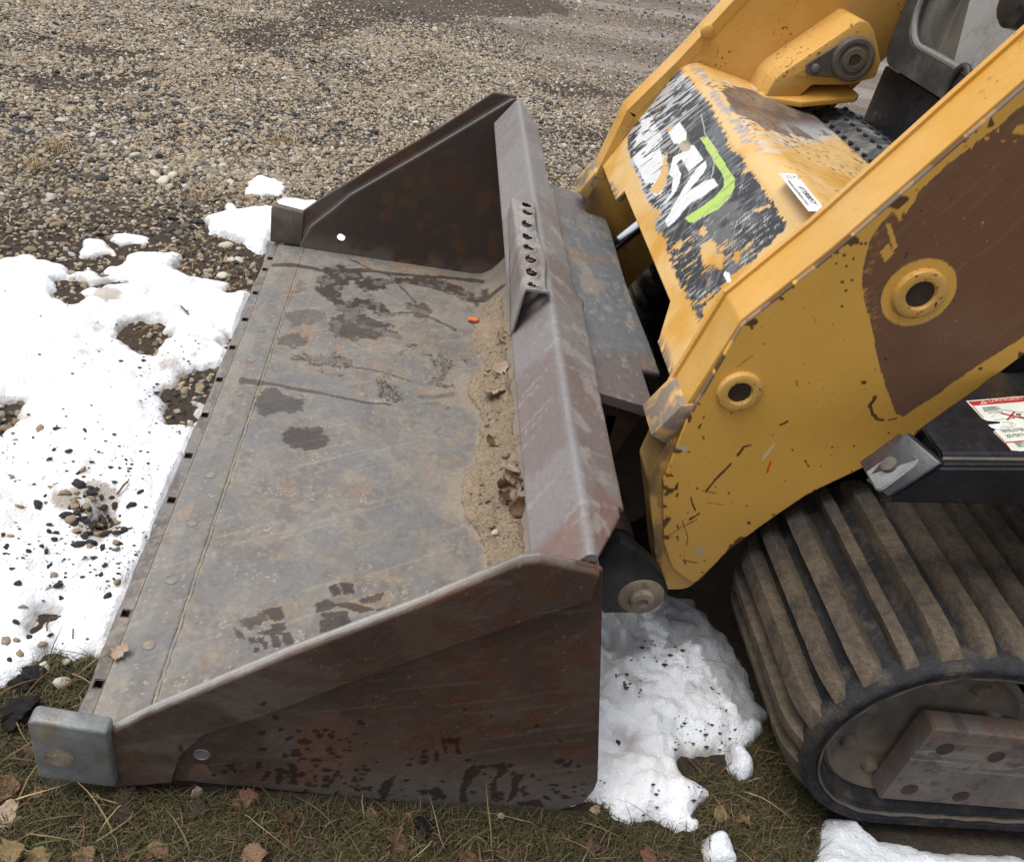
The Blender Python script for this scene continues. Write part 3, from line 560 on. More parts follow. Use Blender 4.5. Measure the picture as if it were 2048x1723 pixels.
ce = np.concatenate([dens([(-.437, .010), (-.434, .021), (-.430, .0245)], .006)[:-1], dens([(-.430, .0245), (-.407, .0255)], .0024), np.array([(-.407, .003), (-.436, .001)])])
def ce_rag(V):
    V = V.copy(); f = sst(-V[:, 0], .424, .437); V[:, 0] += f*.012*(fbm(V[:, 1], V[:, 1]*0, 14, 5, 152)-.5); V[:, 2] -= f*.004*fbm(V[:, 1], V[:, 1]*0, 25, 3, 153); return V
cut = sweepy("cutting_edge", lambda y: ce, np.arange(.850, 2.792, .0034), M['bucket'], bucket, paint_floor, lambda Cn: edge_hole(Cn) & (Cn[:, 2] > .015), ce_rag)
for i, h in enumerate(HOLES):
    if i in (9,): continue
    bm = bmesh.new(); a, b = .0085, .0100
    q = [(h[0]-a, h[1]-b), (h[0]+a, h[1]-b), (h[0]+a, h[1]+b), (h[0]-a, h[1]+b)]
    t = [bm.verts.new((p[0], p[1], .0258)) for p in q]; u = [bm.verts.new((h[0]+(p[0]-h[0])*.85, h[1]+(p[1]-h[1])*.85, .0262)) for p in q]; l = [bm.verts.new((h[0]+(p[0]-h[0])*.82, h[1]+(p[1]-h[1])*.82, .003)) for p in q]
    for k in range(4): bm.faces.new((t[k], t[(k+1) % 4], u[(k+1) % 4], u[k])); bm.faces.new((u[k], u[(k+1) % 4], l[(k+1) % 4], l[k]))
    bm.faces.new(l[::-1]); bmo("bolt_hole", bm, M['rustdark'], cut)
for p in [(450, 863), (420, 949), (383, 1045), (343, 1159), (297, 1289), (477, 787), (501, 720), (522, 659), (566, 557), (546, 607)]:
    h = at(p[0], p[1], z=FZ); lathe("plug_weld", [(.0120, FZ-.004), (.0120, FZ+.0006), (.0114, FZ+.0013), (.0106, FZ+.0013), (.0100, FZ+.0004), (.006, FZ+.0007), (0, FZ+.0008)], (h[0], h[1], 0), (0, 0, 1), M['plug'], wear, 20)
# side plates
def crv(pts, y): return np.array([at(a, b, y=y)[[0, 2]] for a, b in pts])
topN = crv([(224, 1452), (300, 1414), (570, 1300), (834, 1200), (1042, 1112), (1080, 1108), (1186, 1131), (1207, 1138), (1203, 1300), (1199, 1450), (1196, 1560)], .833)
botN = crv([(233, 1572), (340, 1560), (500, 1574), (700, 1594), (900, 1612), (1050, 1622), (1110, 1622), (1165, 1606), (1196, 1570)], .833)
stepN = crv([(344, 1556), (360, 1514), (407, 1472), (532, 1433), (671, 1379), (903, 1296), (1188, 1201)], Y0)
topF = crv([(600, 489), (621, 452), (674, 411), (700, 389), (846, 305), (1022, 199), (1034, 197)], 2.797); topF = np.vstack([topF, [(.325, .56), (.40, .20), (.436, .07)]])
botF = np.array([(-.345, .004), (.36, .004), (.42, .02), (.436, .06)])
def fx(P): i = np.argsort(P[:, 0], kind='stable'); return P[i]
def two(top, bot, xs):
    t = fx(top); b = fx(bot); return np.column_stack([xs, np.interp(xs, t[:, 0], t[:, 1])]), np.column_stack([xs, np.minimum(np.interp(xs, b[:, 0], b[:, 1]), np.interp(xs, t[:, 0], t[:, 1])-.006)])
DROPS = [Z5(p) for p in [
    [(635, 935), (660, 912), (680, 930), (712, 932), (680, 945), (650, 950)], [(605, 985), (640, 975), (660, 985), (640, 1002), (612, 998)], [(320, 1030), (370, 1015), (355, 1040), (360, 1060), (335, 1050)], [(455, 1020), (485, 1015), (490, 1040), (465, 1055)],
    [(535, 1045), (570, 1040), (575, 1090), (560, 1120), (535, 1115), (548, 1080)], [(590, 1025), (620, 1022), (640, 1050), (625, 1100), (635, 1120), (605, 1120), (612, 1070)], [(1250, 918), (1340, 912), (1330, 940), (1345, 985), (1325, 985), (1318, 940), (1275, 940), (1290, 975), (1275, 975), (1262, 940)], [(1225, 975), (1245, 975), (1245, 1015), (1228, 1015)],
    [(1355, 1060), (1400, 1035), (1430, 1060), (1395, 1090), (1365, 1140), (1370, 1180), (1330, 1190), (1345, 1130)], [(1450, 1035), (1530, 1020), (1545, 1060), (1500, 1095), (1490, 1140), (1510, 1165), (1470, 1190), (1465, 1130), (1500, 1060)], [(1570, 1075), (1620, 1070), (1590, 1110), (1580, 1170), (1540, 1190), (1555, 1130)],
    [(980, 1150), (1010, 1100), (1060, 1075), (1050, 1110), (1030, 1150), (1010, 1175)], [(1150, 1140), (1250, 1130), (1280, 1170), (1200, 1165)], [(1560, 1190), (1680, 1185), (1700, 1215), (1600, 1210)], [(460, 960), (500, 955), (505, 975), (470, 975)], [(470, 885), (500, 880), (495, 900), (478, 902)], [(525, 820), (560, 822), (550, 840), (530, 838)], [(120, 945), (145, 955), (140, 980), (125, 970)], [(700, 880), (735, 885), (720, 900), (700, 895)], [(1350, 785), (1375, 788), (1365, 798), (1350, 796)]]]
RS = np.random.default_rng(11)
for k in range(230):
    a = RS.uniform(240, 1900); b = 1190-abs(RS.normal(0, 1))*110 if RS.random() < .8 else RS.uniform(740, 1150); s = RS.uniform(5, 15)*(1.35 if 580 < a < 950 else 1)
    if RS.random() < .45: a = RS.uniform(580, 950); b = RS.uniform(880, 1140)
    if b < 1100-.05*a-30 and RS.random() < .5: continue
    DROPS.append(Z5([(a+s*1.4*math.cos(t)*RS.uniform(.6, 1.2), b+s*.75*math.sin(t)*RS.uniform(.6, 1.2)) for t in np.linspace(0, 6.28, 9)[:-1]]))
def paint_side(V):
    x, y, z = V[:, 0], V[:, 1], V[:, 2]; px, py = proj(V); n1 = fbm(x, z, 8, 5, 201); n2 = fbm(x*1.2+z*.4, z*2, 18, 5, 202)
    c = np.tile(np.array([.084, .053, .038]), (len(x), 1))
    c = mix(c, (.13, .115, .105), sst(px, 900, 300)*.6*sst(n2, .35, .6)); c = mix(c, (.055, .034, .025), sst(n1, .45, .62)*.7); c = mix(c, (.085, .036, .018), sst(n2, .52, .66)*sst(px, 550, 950)*.7)
    c = mix(c, (.13, .055, .028), inpoly(px+40*(n1-.5), py+40*(n2-.5), [(585, 1470), (640, 1430), (690, 1450), (715, 1500), (700, 1560), (600, 1570)])*sst(n1, .34, .52)*.6)
    c = mix(c, (.17, .085, .05), inpoly(px+25*(n1-.5), py+25*(n2-.5), [(372, 1545), (390, 1520), (415, 1522), (425, 1545)])*.8)
    c = mix(c, (.145, .135, .122), sst(py+40*(n2-.5), 1490, 1590)*sst(px, 450, 800)*.6)
    a1 = fbm(x*.32+z*1.1, (z-.32*x)*9, 11, 3, 203); c = mix(c, (.17, .13, .11), sst(a1, .70, .73)*.25*sst(n1, .35, .55)); a2 = fbm((x+z)*.8, (z-x)*10, 9, 3, 204); c = mix(c, (.14, .07, .04), sst(a2, .70, .74)*.3)
    c = mix(c, (.24, .22, .20), sst(vn(x*260, z*260, 205), .94, .98)*.5)
    wet = np.zeros(len(x)); ex = px+9*(fbm(x, z, 60, 3, 206)-.5); ey = py+9*(fbm(x, z, 60, 3, 207)-.5)
    for p in DROPS: wet = np.maximum(wet, inpoly(ex, ey, p)*.9)
    front = (y < .86); wet = wet*front
    c = c*(1-wet[:, None])+wet[:, None]*(c*np.array([.30, .24, .22]))
    tt = np.minimum(np.abs(py-np.interp(px, [224, 300, 570, 834, 1042, 1080, 1186], [1452, 1414, 1300, 1200, 1112, 1108, 1131])), 99)
    rub = front*sst(tt, 7+9*n2, 1)*(px < 1150); c = mix(c, (.30, .285, .27), rub*.75*sst(px, 1180, 800)+rub*.25)
    return c, wet*.5
xsN = np.sort(np.concatenate([np.linspace(topN[0, 0]+.001, .432, 290), topN[:8, 0]+.0005])); xsN = xsN[xsN < .434]
hN = at(403, 1508, y=.833); hF = at(682, 476, y=2.797); hole_at = lambda h, r: (lambda Cn: (Cn[:, 0]-h[0])**2+(Cn[:, 2]-h[2])**2 < r*r)
t_, b_ = two(topN, botN, xsN); t_[:, 1] -= .002
sideN = ruled("side_plate", t_, b_, .833, .842, 190, .003, M['bucket'], bucket, paint_side, hole_at(hN, .0135), True); sideN['label'] = "near side plate, rain spotted and rust brown"
xsD = np.linspace(topN[0, 0], .312, 300); tD, _ = two(topN, botN, xsD); bl = np.vstack([[(topN[0, 0], botN[0, 1]+.016), (stepN[0, 0]-.001, botN[1, 1]+.012)], stepN]); bD = np.column_stack([xsD, np.interp(xsD, bl[:, 0], bl[:, 1])])
ruled("edge_strip", tD, bD, Y0, .8328, 70, .005, M['bucket'], sideN, paint_side)
lathe("hole_rim", [(.0140, .0005), (.0125, -.0012), (.0118, 0), (.0118, .013)], (hN[0], .833, hN[2]), (0, 1, 0), M['steel'], sideN, 28)
def paint_far(V):
    x, y, z = V[:, 0], V[:, 1], V[:, 2]; px, py = proj(V); n1 = fbm(x, z, 6, 5, 211); n2 = fbm(x, z, 16, 5, 212)
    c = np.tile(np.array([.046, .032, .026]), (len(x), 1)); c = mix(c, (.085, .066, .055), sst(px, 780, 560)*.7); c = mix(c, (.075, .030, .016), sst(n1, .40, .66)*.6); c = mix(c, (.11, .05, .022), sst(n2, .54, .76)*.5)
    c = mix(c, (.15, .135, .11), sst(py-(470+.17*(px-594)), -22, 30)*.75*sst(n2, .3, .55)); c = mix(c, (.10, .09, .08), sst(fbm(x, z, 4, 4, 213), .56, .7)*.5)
    e = dist_line(px, py, [(597, 487), (621, 451), (674, 409), (700, 388), (846, 304), (1022, 198)]); c = mix(c, (.20, .185, .17), sst(e, 7, 2)*.6); return c, np.zeros(len(x))
xsF = np.linspace(topF[0, 0], .432, 200); t_, b_ = two(topF, botF, xsF)
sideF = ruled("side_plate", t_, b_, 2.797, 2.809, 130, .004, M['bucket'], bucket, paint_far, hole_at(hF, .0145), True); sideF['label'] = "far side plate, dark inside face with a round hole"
topFD = crv([(566, 484), (607, 421), (646, 394), (722, 349), (755, 327), (883, 253), (987, 185), (1034, 193)], 2.811); botFD = crv([(585, 492), (630, 455), (680, 420), (710, 395), (846, 320), (1022, 215)], 2.811)
xsE = np.linspace(topFD[0, 0]+.002, topFD[-1, 0]-.001, 150); t2, _ = two(topFD, botFD, xsE); b2 = np.column_stack([xsE, np.minimum(np.interp(xsE, fx(botFD)[:, 0], fx(botFD)[:, 1])-.03, t2[:, 1]-.014)])
ruled("edge_strip", t2, b2, 2.8095, Y1, 20, .004, M['bucket'], sideF, paint_far)
def lug(yo, yi, pts, parent):
    P = crv(pts, yo); o = prism("corner_lug", xz(P, yo), (0, yi-yo, 0), M['steel'], bucket, .006, 3); return o
lg = lug(.806, .836, [(52, 1447), (62, 1441), (214, 1466), (232, 1576), (84, 1558), (74, 1548)], bucket)
hc = at(118, 1514, y=.806); lathe("recess", [(.0215, -.0004), (.020, .0003), (.017, -.0001), (.006, -.0006), (0, -.0008)], (hc[0], .8058, hc[2]), (0, 1, 0), M['mudtan'], lg, 28)
pf = [(-.436, .030), (-.436, .150), (-.428, .160), (-.33, .150), (-.33, .030)]; prism("corner_lug", xz(pf, 2.802), (0, .03, 0), M['mudsteel'], bucket, .005, 2)
# the folded lip along the top of the back
cz = lambda y: .578+.060*(y-.85)/1.95
def lip_loop(y):
    k = cz(y); j = .004*(fbm(np.array([y]), np.array([3.1]), 6, 4, 220)[0]-.5)*3
    bx = .374+j+(.012 if 1.0 < y < 1.66 else 0)-(.012 if y > 2.2 else 0)
    bx += .010*math.exp(-((y-1.66)/.03)**2)
    if y < 1.0: bx = .312+(bx-.312)*max(0, min(1, (y-.848)/.13))
    if y > 2.66: bx = .312+(bx-.312)*max(0.1, min(1, (2.79-y)/.13))
    t = .009; f = (.238, k-.086)
    top = np.vstack([dens([f, (.292, k-.008)], .005)[:-1], dens([(.292, k-.008), (.296, k-.003), (.301, k-.0005), (.308, k-.002)], .003)[:-1], np.linspace((.308, k-.002), (bx-.002, k-.002-(bx-.308)*.62), 14)])
    bot = np.array([(bx, k-.007-(bx-.308)*.62), (bx-.006, k-.012-(bx-.308)*.62), (.306, k-.013), (.296, k-.014), (.246, k-.094), (.240, k-.092)])
    return np.vstack([top, bot])
def paint_lip(V):
    x, y, z = V[:, 0], V[:, 1], V[:, 2]; px, py = proj(V); n1 = fbm(x, y, 7, 5, 221); n2 = fbm(x*1.3, y, 26, 5, 222)
    c = np.tile(np.array([.195, .178, .174]), (len(x), 1)); c = mix(c, (.160, .122, .112), sst(n1, .42, .58)*.75); c = mix(c, (.17, .085, .06), sst(fbm(x, y, 5, 4, 223), .58, .7)*.6*sst(py, 600, 900))
    c = mix(c, (.29, .27, .255), sst(n2, .58, .66)*sst(x, .292, .32)*.7); c = mix(c, (.20, .20, .205), sst(np.abs(x-.301), .014, .002)*.6)
    a = fbm((x+y*.35)*2, (y-x*.6)*22, 5, 3, 224); c = mix(c, (.32, .30, .285), sst(a, .72, .75)*.35); c = mix(c, (.36, .34, .32), sst(vn(x*200, y*200, 225), .93, .98)*.4)
    c = mix(c, (.21, .20, .195), sst(py, 620, 300)*.4); return c, np.zeros(len(x))
lip = sweepy("top_lip", lip_loop, np.arange(.8465, 2.7955, .006), M['bucket'], bucket, paint_lip)
# perforated grip strip welded on the lip
ga = at(1051, 574, z=cz(1.9)+.012); gb = at(1026, 380, z=cz(2.5)+.014)
HG = [(475, 722), (478, 792), (480, 845), (478, 908), (485, 972), (492, 1045), (505, 1115), (515, 1182), (525, 1258)]
gh = [at(900+.3191*a, 150+.3193*b, z=cz(2.2)+.016)[:2] for a, b in HG]
yA, yB = ga[1], gb[1]
def grip_loop(y):
    t = (y-yA)/(yB-yA); k = cz(y); xl = ga[0]+(gb[0]-ga[0])*t; xr = xl+.052+.004*math.sin(y*23); h = k+.012+.003*math.sin(y*31)
    h += .016*max(0, 1-abs(t)/.07)*0.5
    sk = max(.0, 1-t*.9)
    lowx = .240-.004; lowz = k-.088
    s = .30+.68*sk
    top = np.vstack([np.linspace((xl+(lowx-xl)*s, h-.004+(lowz-h)*s), (xl-.001, h-.003), 8)[:-1], [(xl+.001, h)], np.linspace((xl+.004, h+.001), (xr-.004, h+.001), 22), [(xr, h-.001), (xr+.004, h-.012)]])
    bot = np.array([(xr, h-.012), (xr-.004, h-.004), (xl+.004, h-.004), (xl+.002, h-.008), (xl+(lowx-xl)*s+.004, h-.004+(lowz-h)*s)])
    return np.vstack([top, bot])
def grip_rag(V):
    V = V.copy(); 
    for hx, hy in gh:
        d = np.hypot((V[:, 0]-hx-.003)/.013, (V[:, 1]-hy)/.017); V[:, 2] += (V[:, 2] > cz(V[:, 1])+.004)*.005*np.exp(-((d-1.0)/.35)**2)
    V[:, 2] += .004*(fbm(V[:, 0], V[:, 1], 20, 3, 230)-.5); return V
def grip_hole(Cn):
    r = np.zeros(len(Cn), bool); ok = Cn[:, 2] > cz(Cn[:, 1])+.002
    for hx, hy in gh: r |= ok & (((Cn[:, 0]-hx-.003)/.0115)**2+((Cn[:, 1]-hy+.18*(Cn[:, 0]-hx))/(.0135*(1-18*(Cn[:, 0]-hx-.003))))**2 < 1)
    return r
def paint_grip(V):
    c, w_ = paint_lip(V); n = fbm(V[:, 0], V[:, 1], 30, 3, 231); c = mix(c, (.27, .25, .225), sst(n, .4, .6)*.6); return c, w_
grip = sweepy("grip_strip", grip_loop, np.arange(yA, yB, .0042), M['bucket'], bucket, paint_grip, grip_hole, grip_rag)
# deflector plate behind the lip
def defl_loop(y):
    xr = .536 if y > 2.335 else .558+.004*math.sin(y*9)
    if y < 1.52: xr = .520
    return np.vstack([np.linspace((.345, .512), (xr-.004, .512-(xr-.349)*.17), 60), [(xr, .503-(xr-.345)*.17), (xr-.002, .490-(xr-.345)*.17), (.345, .495)]])
def paint_defl(V):
    x, y = V[:, 0], V[:, 1]; px, py = proj(V); n1 = fbm(x, y, 6, 5, 241); n2 = fbm(x*1.6, y*.8, 17, 5, 242)
    c = np.tile(np.array([.135, .138, .142]), (len(x), 1)); c = mix(c, (.135, .105, .095), sst(py+60*(n1-.5), 690, 730)*.8); c = mix(c, (.15, .125, .115), sst(py+50*(n1-.5), 440, 400)*.8)
    c = mix(c, (.26, .22, .165), sst(n2, .54, .68)*.6*sst(np.abs(py-560), 190, 60)); c = mix(c, (.22, .13, .08), sst(fbm(x, y, 11, 4, 243), .64, .74)*.4); c = mix(c, (.30, .29, .27), sst(fbm(x*2.2, y, 45, 3, 244), .67, .75)*.4); return c, np.zeros(len(x))
defl = sweepy("deflector_plate", defl_loop, np.arange(1.372, 2.475, .006), M['bucket'], bucket, paint_defl)
for yy in (1.40, 1.72, 2.1, 2.44):
    prism("back_gusset", xz([(.335, .49), (.515, .47), (.47, .30), (.41, .12), (.385, .16)], yy), (0, .012, 0), M['rustdark'], bucket, .002, 1)
box("back_rail", (.40, 1.36, .09), (.45, 2.48, .17), M['rustdark'], bucket)

# sandy dirt lying along the back of the floor
DP = Z4([(1040, 40), (1010, 180), (1010, 300), (1050, 350), (1040, 420), (985, 445), (960, 560), (1010, 640), (1045, 690), (1020, 800), (1000, 930), (950, 1000), (920, 1080), (915, 1200), (940, 1260), (1000, 1330), (1050, 1420), (1062, 1500), (1075, 1600), (1450, 1600), (1300, 40)])
dxs = np.arange(.02, .368, .004); dys = np.arange(.848, 2.60, .004); DX, DY = np.meshgrid(dxs, dys, indexing='ij'); dx, dy = DX.ravel(), DY.ravel()
_pr = np.array([(-.4, FZ), (.255, FZ), (.290, .037), (.318, .056), (.349, .099), (.372, .150)]); fl = np.interp(dx, _pr[:, 0], _pr[:, 1])
qx, qy = proj(np.stack([dx, dy, np.full(len(dx), FZ)], 1)); m = inpoly(qx+22*(fbm(dx, dy, 22, 4, 250)-.5), qy+22*(fbm(dx, dy, 22, 4, 251)-.5), DP).reshape(DX.shape)
D = m.astype(float); cur = m.copy()
for k in range(9):
    q = np.pad(cur, 1, constant_values=True); cur = q[1:-1, 1:-1] & q[2:, 1:-1] & q[:-2, 1:-1] & q[1:-1, 2:] & q[1:-1, :-2]; D += cur
t = np.clip(D.ravel()/10, 0, 1); dh = (1-(1-t)**1.6)*(.010+.030*fbm(dx, dy, 7, 3, 252)*(.6+.4*sst(dx, .1, .25)))+t*.014*(fbm(dx, dy, 30, 5, 253, .6)-.45)+t*.006*(fbm(dx, dy, 110, 2, 254)-.5)
slope = sst(dx, .26, .36); dirt_t = t.copy(); edge_r = sst(dx, .318, .345)+1.2*(fbm(dx, dy, 16, 4, 255)-.5)*(dx > .30); dzv = fl+np.where(t > 0, .0015+dh*np.clip(1-edge_r, 0, 1)-.012*sst(edge_r, .85, 1.1), -.008)
q = np.pad(m, 1); dil = (q[1:-1, 1:-1] | q[2:, 1:-1] | q[:-2, 1:-1] | q[1:-1, 2:] | q[1:-1, :-2]).ravel(); Q = gridq(len(dxs), len(dys)); Q = Q[dil[Q].all(1)]
used = np.unique(Q); mp = np.full(len(dx), -1); mp[used] = np.arange(len(used))
dirt = fast("dirt", np.stack([dx, dy, dzv], 1)[used], mp[Q], M['dirt']); dirt['kind'] = 'stuff'
def on_dirt(px, py):
    p = at(px, py, z=.045)
    for _ in range(3):
        i = int(np.clip(round((p[0]-dxs[0])/.004), 0, len(dxs)-1)); j = int(np.clip(round((p[1]-dys[0])/.004), 0, len(dys)-1)); p = at(px, py, z=float(max(dzv.reshape(DX.shape)[i, j], FZ)))
    i = int(np.clip(round((p[0]-dxs[0])/.004), 0, len(dxs)-1)); j = int(np.clip(round((p[1]-dys[0])/.004), 0, len(dys)-1)); return Vector((p[0], p[1], float(max(dzv.reshape(DX.shape)[i, j], FZ))))

# ------------------------------------------------------------------ the loader
MY = 1.8205                                            # its middle plane
loader = thing("track_loader", "yellow compact track loader with worn paint, black cab and muddy rubber tracks", "track loader", (1.6, MY, 0))
mir = lambda y: 2*MY-y
ARM_T = [(.574, .200), (.541, .292), (.489, .430), (.503, .590), (.543, .774), (.639, .917), (.803, 1.193), (1.10, 1.69)]
ARM_B = [(.598, .166), (.648, .181), (.668, .245), (.690, .302), (.779, .442), (.892, .564), (1.034, .797), (1.45, 1.52)]
DBL_T = [(.590, .240), (.556, .300), (.512, .440), (.5135, .590), (.544, .770), (.640, .912), (.804, 1.188), (1.10, 1.685)]
DBL_B = [(.614, .222), (.652, .205), (.671, .250), (.692, .304), (.781, .444), (.894, .566), (1.036, .799), (1.45, 1.515)]
H1 = at(1832, 580, y=1.21); H2 = at(1475, 775, y=1.21)
Z8 = lambda p: zm(p, 1680, 230, .2437)
Z5b = lambda p: zm(p, 1150, 650, .3482)
Z6 = lambda p: zm(p, 1448, 723, .3482)
BROWN = [(1836, 386), (1848, 371), (1899, 327), (1938, 296), (1944, 298), (1950, 286), (1985, 262), (2012, 240), (2016, 233), (2080, 185), (2500, -150), (2500, 400), (2048, 672), (1970, 722), (1900, 770), (1848, 806), (1806, 834), (1791, 827), (1772, 775), (1756, 723), (1741, 644), (1729, 608), (1724, 571), (1726, 535), (1738, 486), (1760, 449), (1785, 422), (1792, 428), (1800, 441), (1805, 425), (1812, 428), (1822, 412), (1830, 402)]
SCR = [Z8(p) for p in [[(372, 900), (412, 888), (470, 1080), (438, 1108)], [(330, 1125), (400, 1050), (440, 1130), (375, 1215)], [(440, 778), (478, 790), (512, 862), (490, 874)], [(1410, 150), (1450, 95), (1510, 75), (1510, 165)], [(1280, 130), (1300, 100), (1300, 140)], [(1180, 180), (1220, 175), (1215, 205), (1190, 205)], [(1315, 205), (1350, 205), (1345, 225)], [(1405, 225), (1450, 205), (1445, 220)], [(1155, 870), (1180, 870), (1175, 895)]]]
LINES = [(Z5b([(750, 955), (810, 885), (900, 795)]), 2.2), (Z5b([(730, 950), (810, 965)]), 1.0), (Z5b([(665, 985), (675, 1030), (692, 1062)]), 1.6), (Z5b([(660, 1115), (715, 1080)]), 2.0), (Z5b([(935, 748), (970, 700), (1010, 690)]), 2.2), (Z5b([(510, 1225), (600, 1165), (700, 1115)]), .8), (Z5b([(615, 1120), (650, 1220), (640, 1265)]), .8), (Z5b([(760, 1018), (850, 1030)]), .7), (Z5b([(930, 245), (1020, 175)]), .9), (Z5b([(1180, 575), (1220, 552)]), 1.6), (Z5b([(1320, 775), (1340, 810)]), 1.8), (Z5b([(735, 640), (742, 655)]), 1.5), (Z5b([(1275, 320), (1280, 350)]), .9), (Z5b([(620, 1350), (700, 1365)]), 1.2),
         (Z6([(870, 205), (838, 250), (850, 300), (875, 322)]), 3.6), (Z6([(870, 325), (915, 335)]), 3.2), (Z6([(945, 335), (990, 325)]), 2.0)]
CH = [tuple(q) for q in np.column_stack([RS.uniform(1320, 2048, 210), RS.uniform(380, 1150, 210), RS.exponential(.7, 210)+.5])]
CHX = [(a, b, 2.6) for a, b in Z8([(40, 1065), (140, 1030), (175, 1055), (210, 1055), (35, 1150), (110, 1180), (55, 1240), (100, 1355), (20, 1370), (50, 1440), (15, 1570), (1115, 140), (1045, 190), (1060, 160), (1030, 215)])]
def paint_arm(V):
    x, y, z = V[:, 0], V[:, 1], V[:, 2]; px, py = proj(V); n1 = fbm(x, z, 5, 4, 301); n2 = fbm(x, z, 30, 4, 302)
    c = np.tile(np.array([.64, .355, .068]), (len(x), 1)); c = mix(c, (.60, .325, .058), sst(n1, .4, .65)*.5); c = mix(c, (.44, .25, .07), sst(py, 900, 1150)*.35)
    ex = px+3.5*(fbm(x, z, 60, 3, 303)-.5); ey = py+3.5*(fbm(x, z, 60, 3, 304)-.5)
    b = inpoly(ex, ey, BROWN); r1 = np.hypot(x-H1[0], z-H1[2]); b &= ~(r1 < .0585)
    for p in SCR: b &= ~inpoly(px+5*(n2-.5), py+5*(n2-.5), p)
    sc = fbm((x*.6+z)*1.2, (z*.6-x)*16, 6, 3, 305); edge = sst(dist_line(px, py, [(1741, 644), (1724, 571), (1726, 535), (1738, 486), (1785, 422)]), 30, 6)
    bc = np.tile(np.array([.165, .079, .040]), (len(x), 1)); bc = mix(bc, (.20, .14, .09), sst(sc, .72, .735)*.25+sst(fbm(x*.4+z*1.1, (x-z*.4)*26, 9, 3, 306), .72, .735)*.25); bc = mix(bc, (.45, .36, .26), sst(vn(x*240, z*240, 307), .955, .985)*.6); bc = mix(bc, (.20, .15, .12), sst(py, 560, 850)*.18)
    bc = mix(bc, (.42, .24, .07), edge*sst(fbm((x+z), (z-x)*3, 75, 3, 315), .60, .65)*.85)
    c = np.where(b[:, None], bc, c)
    chip = np.zeros(len(x))
    for a, q, s in CH:
        m = (np.abs(px-a) < 6) & (np.abs(py-q) < 6)
        if m.any(): chip[m] = np.maximum(chip[m], ((px[m]-a)/(s*1.4))**2+((py[m]-q)/s)**2 < 1)
    for a, q, s in CHX:
        m = (np.abs(px-a) < 9) & (np.abs(py-q) < 9)
        if m.any(): chip[m] = np.maximum(chip[m], ((px[m]-a)/(s*1.4))**2+((py[m]-q)/s)**2 < 1)
    for p, wd in LINES: chip = np.maximum(chip, dist_line(px+3*(n2-.5), py+3*(n2-.5), p) < wd*(.55+.9*fbm(x, z, 90, 2, 308)))
    te = dist_line(x, z, DBL_T[3:]); chip = np.maximum(chip, (te < .004+.014*sst(fbm(x, z, 45, 3, 309), .55, .72)) & (fbm(x, z, 30, 3, 312) > .47))
    be = dist_line(x, z, DBL_B[1:]); chip = np.maximum(chip, (be < .003+.010*sst(fbm(x, z, 45, 3, 310), .6, .75)) & (fbm(x, z, 20, 3, 313) > .5))
    fe = dist_line(x, z, DBL_T[:4]); chip = np.maximum(chip, (fe < .028) & (fbm(x, z, 70, 3, 311) > .655))
    c = mix(c, BRN, chip*.92); c = mix(c, (.16, .125, .10), (te < .0032)*sst(fbm(x, z, 25, 3, 314), .44, .52)*.8)
    rd = dist_line(px, py, Z5b([(1125, 785), (1112, 815), (1105, 845)])) < 2.2; c = mix(c, (.55, .05, .02), rd*.9)
    c = mix(c, (.62, .56, .42), (dist_line(px+6*(n2-.5), py+6*(n2-.5), Z5b([(1080, 770), (1145, 690)])) < 2.5)*sst(n2, .45, .55)*.6)
    d = np.hypot((px-1398)/16, (py-1103)/13); c = mix(c, (.42, .33, .22), sst(d, 1.1, .3)*.8)
    d2 = dist_line(px, py, Z5b([(590, 700), (640, 710)])); c = mix(c, (.42, .40, .36), (d2 < 4)*sst(n2, .45, .6)*.9)
    return c, np.zeros(len(x))
holes_arm = lambda Cn: (np.hypot(Cn[:, 0]-H1[0], Cn[:, 2]-H1[2]) < .024) | (np.hypot(Cn[:, 0]-H2[0], Cn[:, 2]-H2[2]) < .021)
Nk = 60
def pair(Ta, Ba, n):
    Ta = np.array(Ta); Ba = np.array(Ba); Tq = curve(Ta, 40*(len(Ta)-1)+1); Bq = curve(Ba, 40*(len(Ba)-1)+1, True)
    sl = np.concatenate([[0], np.cumsum(.5*(np.linalg.norm(np.diff(Tq, axis=0), axis=1)+np.linalg.norm(np.diff(Bq, axis=0), axis=1)))]); u = np.linspace(0, sl[-1], n)
    return [np.column_stack([np.interp(u, sl, Q_[:, 0]), np.interp(u, sl, Q_[:, 1])]) for Q_ in (Tq, Bq)]
def paint_body(V):
    x, y, z = V[:, 0], V[:, 1], V[:, 2]; n1 = fbm(x+y, z, 9, 4, 320); n2 = fbm(x+y*.6, z-y, 38, 4, 321)
    c = np.tile(np.array(YEL), (len(x), 1))
    f = dist_line(x, z, ARM_T[:4]); k = sst(f, .035, .004)*sst(z, .64, .54)
    c = mix(c, (.040, .024, .017), k*sst(n2+.35*(n1-.5)+.25*sst(z, .30, .55), .46, .58)*.92); c = mix(c, (.10, .075, .055), sst(f, .02, .003)*sst(z, .30, .20)*sst(n2, .40, .52)*.9)
    return c, np.zeros(len(x))
